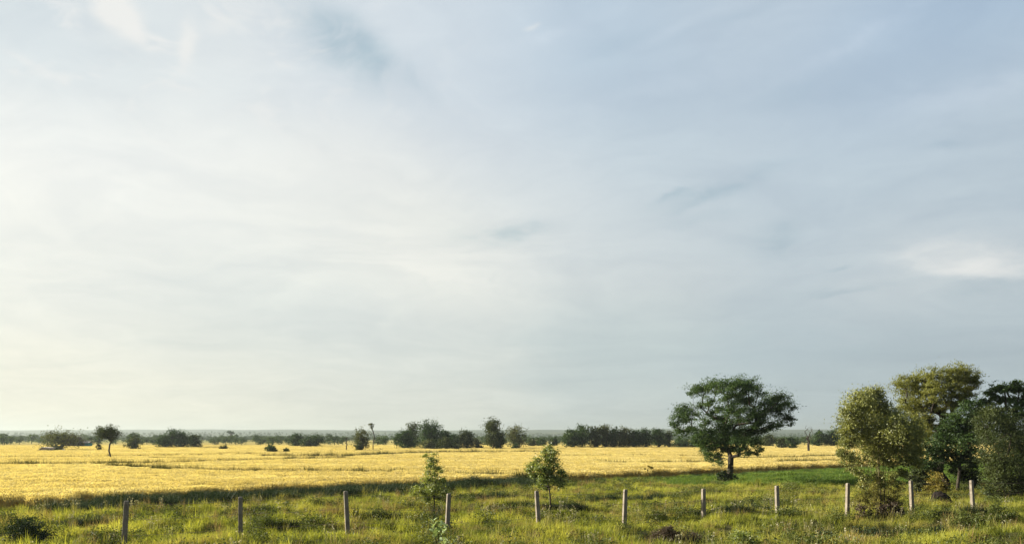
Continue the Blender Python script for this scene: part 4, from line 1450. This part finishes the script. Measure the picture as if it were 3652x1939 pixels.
# ------------------------------------------------------------------ fence
def build_fence():
    Z0, X0, dX, dZ = 26.0, -.48286, .13052, .043307
    rz = math.atan2(dZ, dX)
    tops = [1.46, 1.51, 1.63, 1.46, 1.48, 1.47, 1.43, 1.48, 1.53, 1.58, 1.53]
    root_loc = np.array([X0 * Z0, Z0, 0.0])
    root = empty('fence', root_loc.tolist(), 'row of pale square fence posts strung with thin wire across the meadow', 'fence')
    g = np.random.default_rng(4)
    tp = []
    w = .145
    for i in range(-1, 13):
        p = np.array([(X0 + dX * i) * Z0, (1 + dZ * i) * Z0])
        gz = float(ground_z(p[0], p[1]))
        top = tops[i] if 0 <= i < 11 else 1.5
        lx, ly = g.normal(0, .03, 2)
        # tapered square post with chamfered cap
        hw = w / 2
        prof = [(-.35, hw * 1.08), (0.0, hw * 1.06), (top - gz - .03, hw * .96), (top - gz, hw * .72)]
        V = []
        for z, h in prof:
            cb = h * .84
            V += [(-h, -cb, z), (-cb, -h, z), (cb, -h, z), (h, -cb, z), (h, cb, z), (cb, h, z), (-cb, h, z), (-h, cb, z)]
        V = np.array(V)
        V[:, 0] += V[:, 2] * lx
        V[:, 1] += V[:, 2] * ly
        fcs = []
        for r_ in range(3):
            for k in range(8):
                a, b = r_ * 8 + k, r_ * 8 + (k + 1) % 8
                fcs.append((a, b, b + 8, a + 8))
        fcs.append(tuple(range(24, 32)))
        me = bpy.data.meshes.new('post')
        me.from_pydata(V.tolist(), [], fcs)
        me.update()
        tp.append((p, gz, top, lx, ly))
        if 0 <= i < 12:
            o = obj('post', me, M['post'], root, (p[0] - root_loc[0], p[1] - root_loc[1], gz))
            o.rotation_euler = (0, 0, rz + g.normal(0, .03))
    nrm = np.array([math.sin(rz), -math.cos(rz)]) * (w / 2 + .004)
    for fr in (.30, .62, .93):
        p0, p1 = [], []
        for (a, ga, ta, *_), (b, gb, tb, *_) in zip(tp[1:-1], tp[2:]):
            A = np.array([a[0] + nrm[0], a[1] + nrm[1], ga + (ta - ga) * fr])
            Bq = np.array([b[0] + nrm[0], b[1] + nrm[1], gb + (tb - gb) * fr])
            prev = A
            for s in range(1, 7):
                u = s / 6
                q = A + (Bq - A) * u
                q[2] -= .05 * 4 * u * (1 - u)
                p0.append(prev)
                p1.append(q)
                prev = q
        v, q = tubes(p0, p1, np.full(len(p0), .0045), np.full(len(p0), .0045), 4)
        obj('wire', mesh('wire', v - root_loc, q), M['wire'], root)


build_fence()


# ------------------------------------------------------------------ small built things in the fields
def build_hut():
    Z = 178.0
    b = at_ground(46.5, Z=Z)
    r = empty('field_hut', b.tolist(), 'low pale field hut with sloping roof beside the feathery olive tree', 'hut')
    m = MB()
    m.box((0.25, 0, .6), (1.9, 1.8, 1.2))
    obj('wall', m.mesh('wall'), M['plaster'], r)
    m = MB()
    v = np.array([(-1.45, -1.15, .62), (-.45, -1.15, 1.42), (1.35, -1.15, 1.30), (1.35, 1.15, 1.30), (-.45, 1.15, 1.42), (-1.45, 1.15, .62)])
    v = np.concatenate([v, v - np.array([0, 0, .14])])
    m.add(v, [(0, 1, 4, 5), (1, 2, 3, 4), (11, 10, 7, 6), (10, 9, 8, 7), (0, 6, 7, 1), (1, 7, 8, 2), (2, 8, 9, 3), (3, 9, 10, 4), (4, 10, 11, 5), (5, 11, 6, 0)])
    obj('roof', m.mesh('roof'), M['thatch'], r)
    m = MB()
    m.box((.75, -.915, .46), (.5, .03, .9))
    obj('door', m.mesh('door'), M['darkdoor'], r)
    for sx in (-1.25,):
        for sy in (-1, 1):
            m = MB()
            m.box((sx, sy, .29), (.09, .09, .58))
            obj('prop', m.mesh('prop'), M['bark'], r)
    b = at_ground(63.5, Z=178.0)
    r = empty('marker', b.tolist(), 'small whitewashed marker stone right of the square dark bush', 'marker')
    m = MB()
    m.box((0, 0, .45), (.45, .35, .9), 0, .8)
    obj('pillar', m.mesh('pillar'), M['white'], r)
    m = MB()
    m.box((0, 0, .945), (.44, .36, .09), 0, .6)
    obj('cap', m.mesh('cap'), M['white'], r)
    b = at_ground(84, Z=270.0)
    r = empty('teal_shed', b.tolist(), 'low teal shed with grey roof at the far edge of the wheat', 'shed')
    m = MB()
    m.box((0, 0, .85), (4.2, 2.6, 1.7))
    obj('wall', m.mesh('wall'), M['teal'], r)
    m = MB()
    v = np.array([(-2.4, -1.6, 1.70), (2.4, -1.6, 1.70), (2.4, 0, 2.2), (-2.4, 0, 2.2), (2.4, 1.6, 1.70), (-2.4, 1.6, 1.70)])
    v2 = np.concatenate([v, v + np.array([0, 0, .08])])
    m.add(v2, [(6, 7, 8, 9), (9, 8, 10, 11), (0, 3, 2, 1), (3, 5, 4, 2), (0, 1, 7, 6), (4, 5, 11, 10), (1, 2, 8, 7), (2, 4, 10, 8), (5, 3, 9, 11), (3, 0, 6, 9)])
    obj('roof', m.mesh('roof'), M['thatch'], r)
    m = MB()
    m.box((-.6, -1.32, .78), (.9, .04, 1.5))
    obj('door', m.mesh('door'), M['darkdoor'], r)


build_hut()


def build_boulder():
    Z = 42.0
    b = at_ground(941, Z=Z)
    import bmesh
    bm = bmesh.new()
    bmesh.ops.create_icosphere(bm, subdivisions=4, radius=1)
    for v in bm.verts:
        x, y, z = v.co
        k = 1 + .10 * float(wob(x * 3 + 1, y * 3 + z * 2, 2.2, 3)) + .05 * float(wob(x * 9, y * 7 + z * 8, 2, 5))
        if x > 0:
            z2 = z * (1 - .45 * x)
        else:
            z2 = z
        v.co = (x * .52 * k, y * .42 * k, max(z2, -.35) * .50 * k + .16)
    for f in bm.faces:
        f.smooth = True
    me = bpy.data.meshes.new('boulder')
    bm.to_mesh(me)
    o = obj('boulder', me, M['rock'], None, b.tolist())
    tag(o, 'dark brown humped boulder in the grass below the ochre bush', 'boulder')


build_boulder()


# ------------------------------------------------------------------ foreground plants
def leaf_mesh(L, W, fold=.25, curl=.2):
    """ovate leaf with a midrib fold, base at the origin, growing along +X"""
    st = [(0, .0), (.12, .55), (.35, 1), (.6, .95), (.82, .6), (1, .04)]
    v, f = [], []
    for u, w in st:
        z = curl * L * (u - u * u * 1.6)
        v += [(u * L, -w * W / 2, z + fold * w * W / 2), (u * L, 0, z), (u * L, w * W / 2, z + fold * w * W / 2)]
    for i in range(len(st) - 1):
        a = i * 3
        f += [(a, a + 3, a + 4, a + 1), (a + 1, a + 4, a + 5, a + 2)]
    me = bpy.data.meshes.new('leaf')
    me.from_pydata(v, [], f)
    at = me.attributes.new('var', 'FLOAT', 'POINT')
    at.data.foreach_set('value', np.random.default_rng(1).uniform(.3, .9, len(v)).astype(np.float32))
    me.polygons.foreach_set('use_smooth', np.ones(len(me.polygons), bool))
    me.update()
    return me


def big_leaf_plant(x, Z, h, label, n, size, seed, mat, name='milkweed_plant'):
    g = np.random.default_rng(seed)
    b = at_ground(x, Z=Z)
    r = empty(name, b.tolist(), label, 'plant')
    me = leaf_mesh(size, size * .55)
    me.materials.append(mat)
    ns = 4
    tip = []
    for i in range(ns):
        th = g.random() * 6.28
        rad = .12 + .3 * i / ns
        tp = np.array([math.cos(th) * rad, math.sin(th) * rad, h * g.uniform(.75, 1.0)])
        p = np.array([[math.cos(th) * .03, math.sin(th) * .03, -.05], tp * np.array([.35, .35, .5]), tp])
        v, q = tubes(p[:-1], p[1:], np.array([.016, .012]), np.array([.012, .006]), 5)
        obj('stem', mesh('stem', v, q, smooth=True), M['palebark'], r)
        tip.append(p)
    for i in range(n):
        p = tip[i % ns]
        u = .35 + .65 * ((i // ns) + .5 * g.random()) / (n / ns)
        u = min(u, 1)
        pos = p[1] + (p[2] - p[1]) * ((u - .35) / .65)
        o = obj('leaf', me, None, r, pos.tolist())
        o.rotation_euler = (g.normal(0, .35), -g.uniform(.15, 1.0), (i * 2.4 + g.normal(0, .4)) % 6.28)
        s = g.uniform(.7, 1.15) * (1.1 - .35 * u)
        o.scale = (s, s, s)


big_leaf_plant(437, 25.4, 1.2, 'plant with big pale leaves in the grass before the tapering sapling', 30, .30, 31, M['milk'])
big_leaf_plant(446, 25.0, .62, 'shorter pale-leaved plant growing close beside the taller one', 20, .26, 32, M['milk'])

FG = [
    (868, 538, 56, 15, 'ditch', 'bush', 'dark low shrub added as bank shade below the many-stemmed bush tree'),  # first four dark shrubs are added in place of a foreground shadow
    (912, 537, 56, 14, 'ditch', 'bush', 'wide dark shrub standing in for bank shade below the brown boulder'),
    (952, 534, 46, 13, 'ditch', 'bush', 'dark shrub ending the row of stand-in shade toward the thicket'),
    (822, 541, 40, 12, 'ditch', 'bush', 'small dark shrub starting the row of stand-in shade near the light green shrub'),  # x, base row, width px, height px, material, name, label
    (24, 546, 50, 36, 'ditch', 'bush', 'dark bush standing in the grass well before the first fence post'),
    (265, 533, 40, 20, 'weed', 'bush', 'spreading green shrub between the second and third fence posts'),
    (674, 540, 46, 19, 'earth', 'brush_heap', 'heap of dry brown brush lying in the grass'),
    (762, 513, 22, 12, 'ditch', 'bush', 'small dark shrub hugging a fence post by the spreading tree'),
    (402, 523, 44, 8, 'ditch', 'bush', 'low dark shrub in the hollow before the tapering sapling'),
    (468, 488, 44, 16, 'ditch', 'bush', 'dark bush at the wheat edge behind the tapering sapling'),
    (436, 500, 44, 18, 'weed', 'bush', 'green bush in the ditch behind the tapering sapling'),
    (968, 528, 30, 22, 'weed', 'bush', 'leafy green shrub in the hollow beyond the brown boulder'),
    (1003, 524, 24, 22, 'weed', 'bush', 'light green shrub at the near edge of the thicket'),
    (740, 545, 40, 18, 'sapling', 'bush', 'leafy light green shrub growing near the brush heap'),
    (540, 512, 34, 8, 'weed', 'bush', 'low weed clump at the foot of the bushy sapling'),
]


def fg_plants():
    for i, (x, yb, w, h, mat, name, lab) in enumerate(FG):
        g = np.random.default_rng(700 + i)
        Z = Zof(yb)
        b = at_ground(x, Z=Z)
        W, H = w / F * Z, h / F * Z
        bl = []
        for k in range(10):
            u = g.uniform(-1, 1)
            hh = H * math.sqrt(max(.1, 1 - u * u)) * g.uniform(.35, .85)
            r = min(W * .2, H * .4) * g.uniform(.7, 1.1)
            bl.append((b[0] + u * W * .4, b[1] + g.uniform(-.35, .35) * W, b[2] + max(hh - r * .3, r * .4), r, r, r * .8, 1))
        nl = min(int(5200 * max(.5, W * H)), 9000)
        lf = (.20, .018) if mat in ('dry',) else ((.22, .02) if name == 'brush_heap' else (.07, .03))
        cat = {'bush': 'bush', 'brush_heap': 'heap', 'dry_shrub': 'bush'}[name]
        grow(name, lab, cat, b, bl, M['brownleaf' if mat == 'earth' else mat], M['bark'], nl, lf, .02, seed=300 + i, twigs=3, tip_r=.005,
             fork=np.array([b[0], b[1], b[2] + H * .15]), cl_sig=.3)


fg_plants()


# ------------------------------------------------------------------ haze
def build_haze():
    m, t = new_mat('haze_air')
    pv = t.n('ShaderNodeVolumePrincipled')
    pv.inputs['Color'].default_value = (0.37, 0.415, 0.41, 1)
    pv.inputs['Density'].default_value = 0.00019
    pv.inputs['Anisotropy'].default_value = 0.3
    o_ = t.n('ShaderNodeOutputMaterial')
    t.L(pv.outputs[0], o_.inputs['Volume'])
    mb = MB()
    mb.box((0, 4400, 34), (15000, 9400, 76))
    o = obj('haze', mb.mesh('haze'), m)
    tag(o, 'thin pale haze veiling the far wood and ridge', 'haze', kind='stuff')


build_haze()
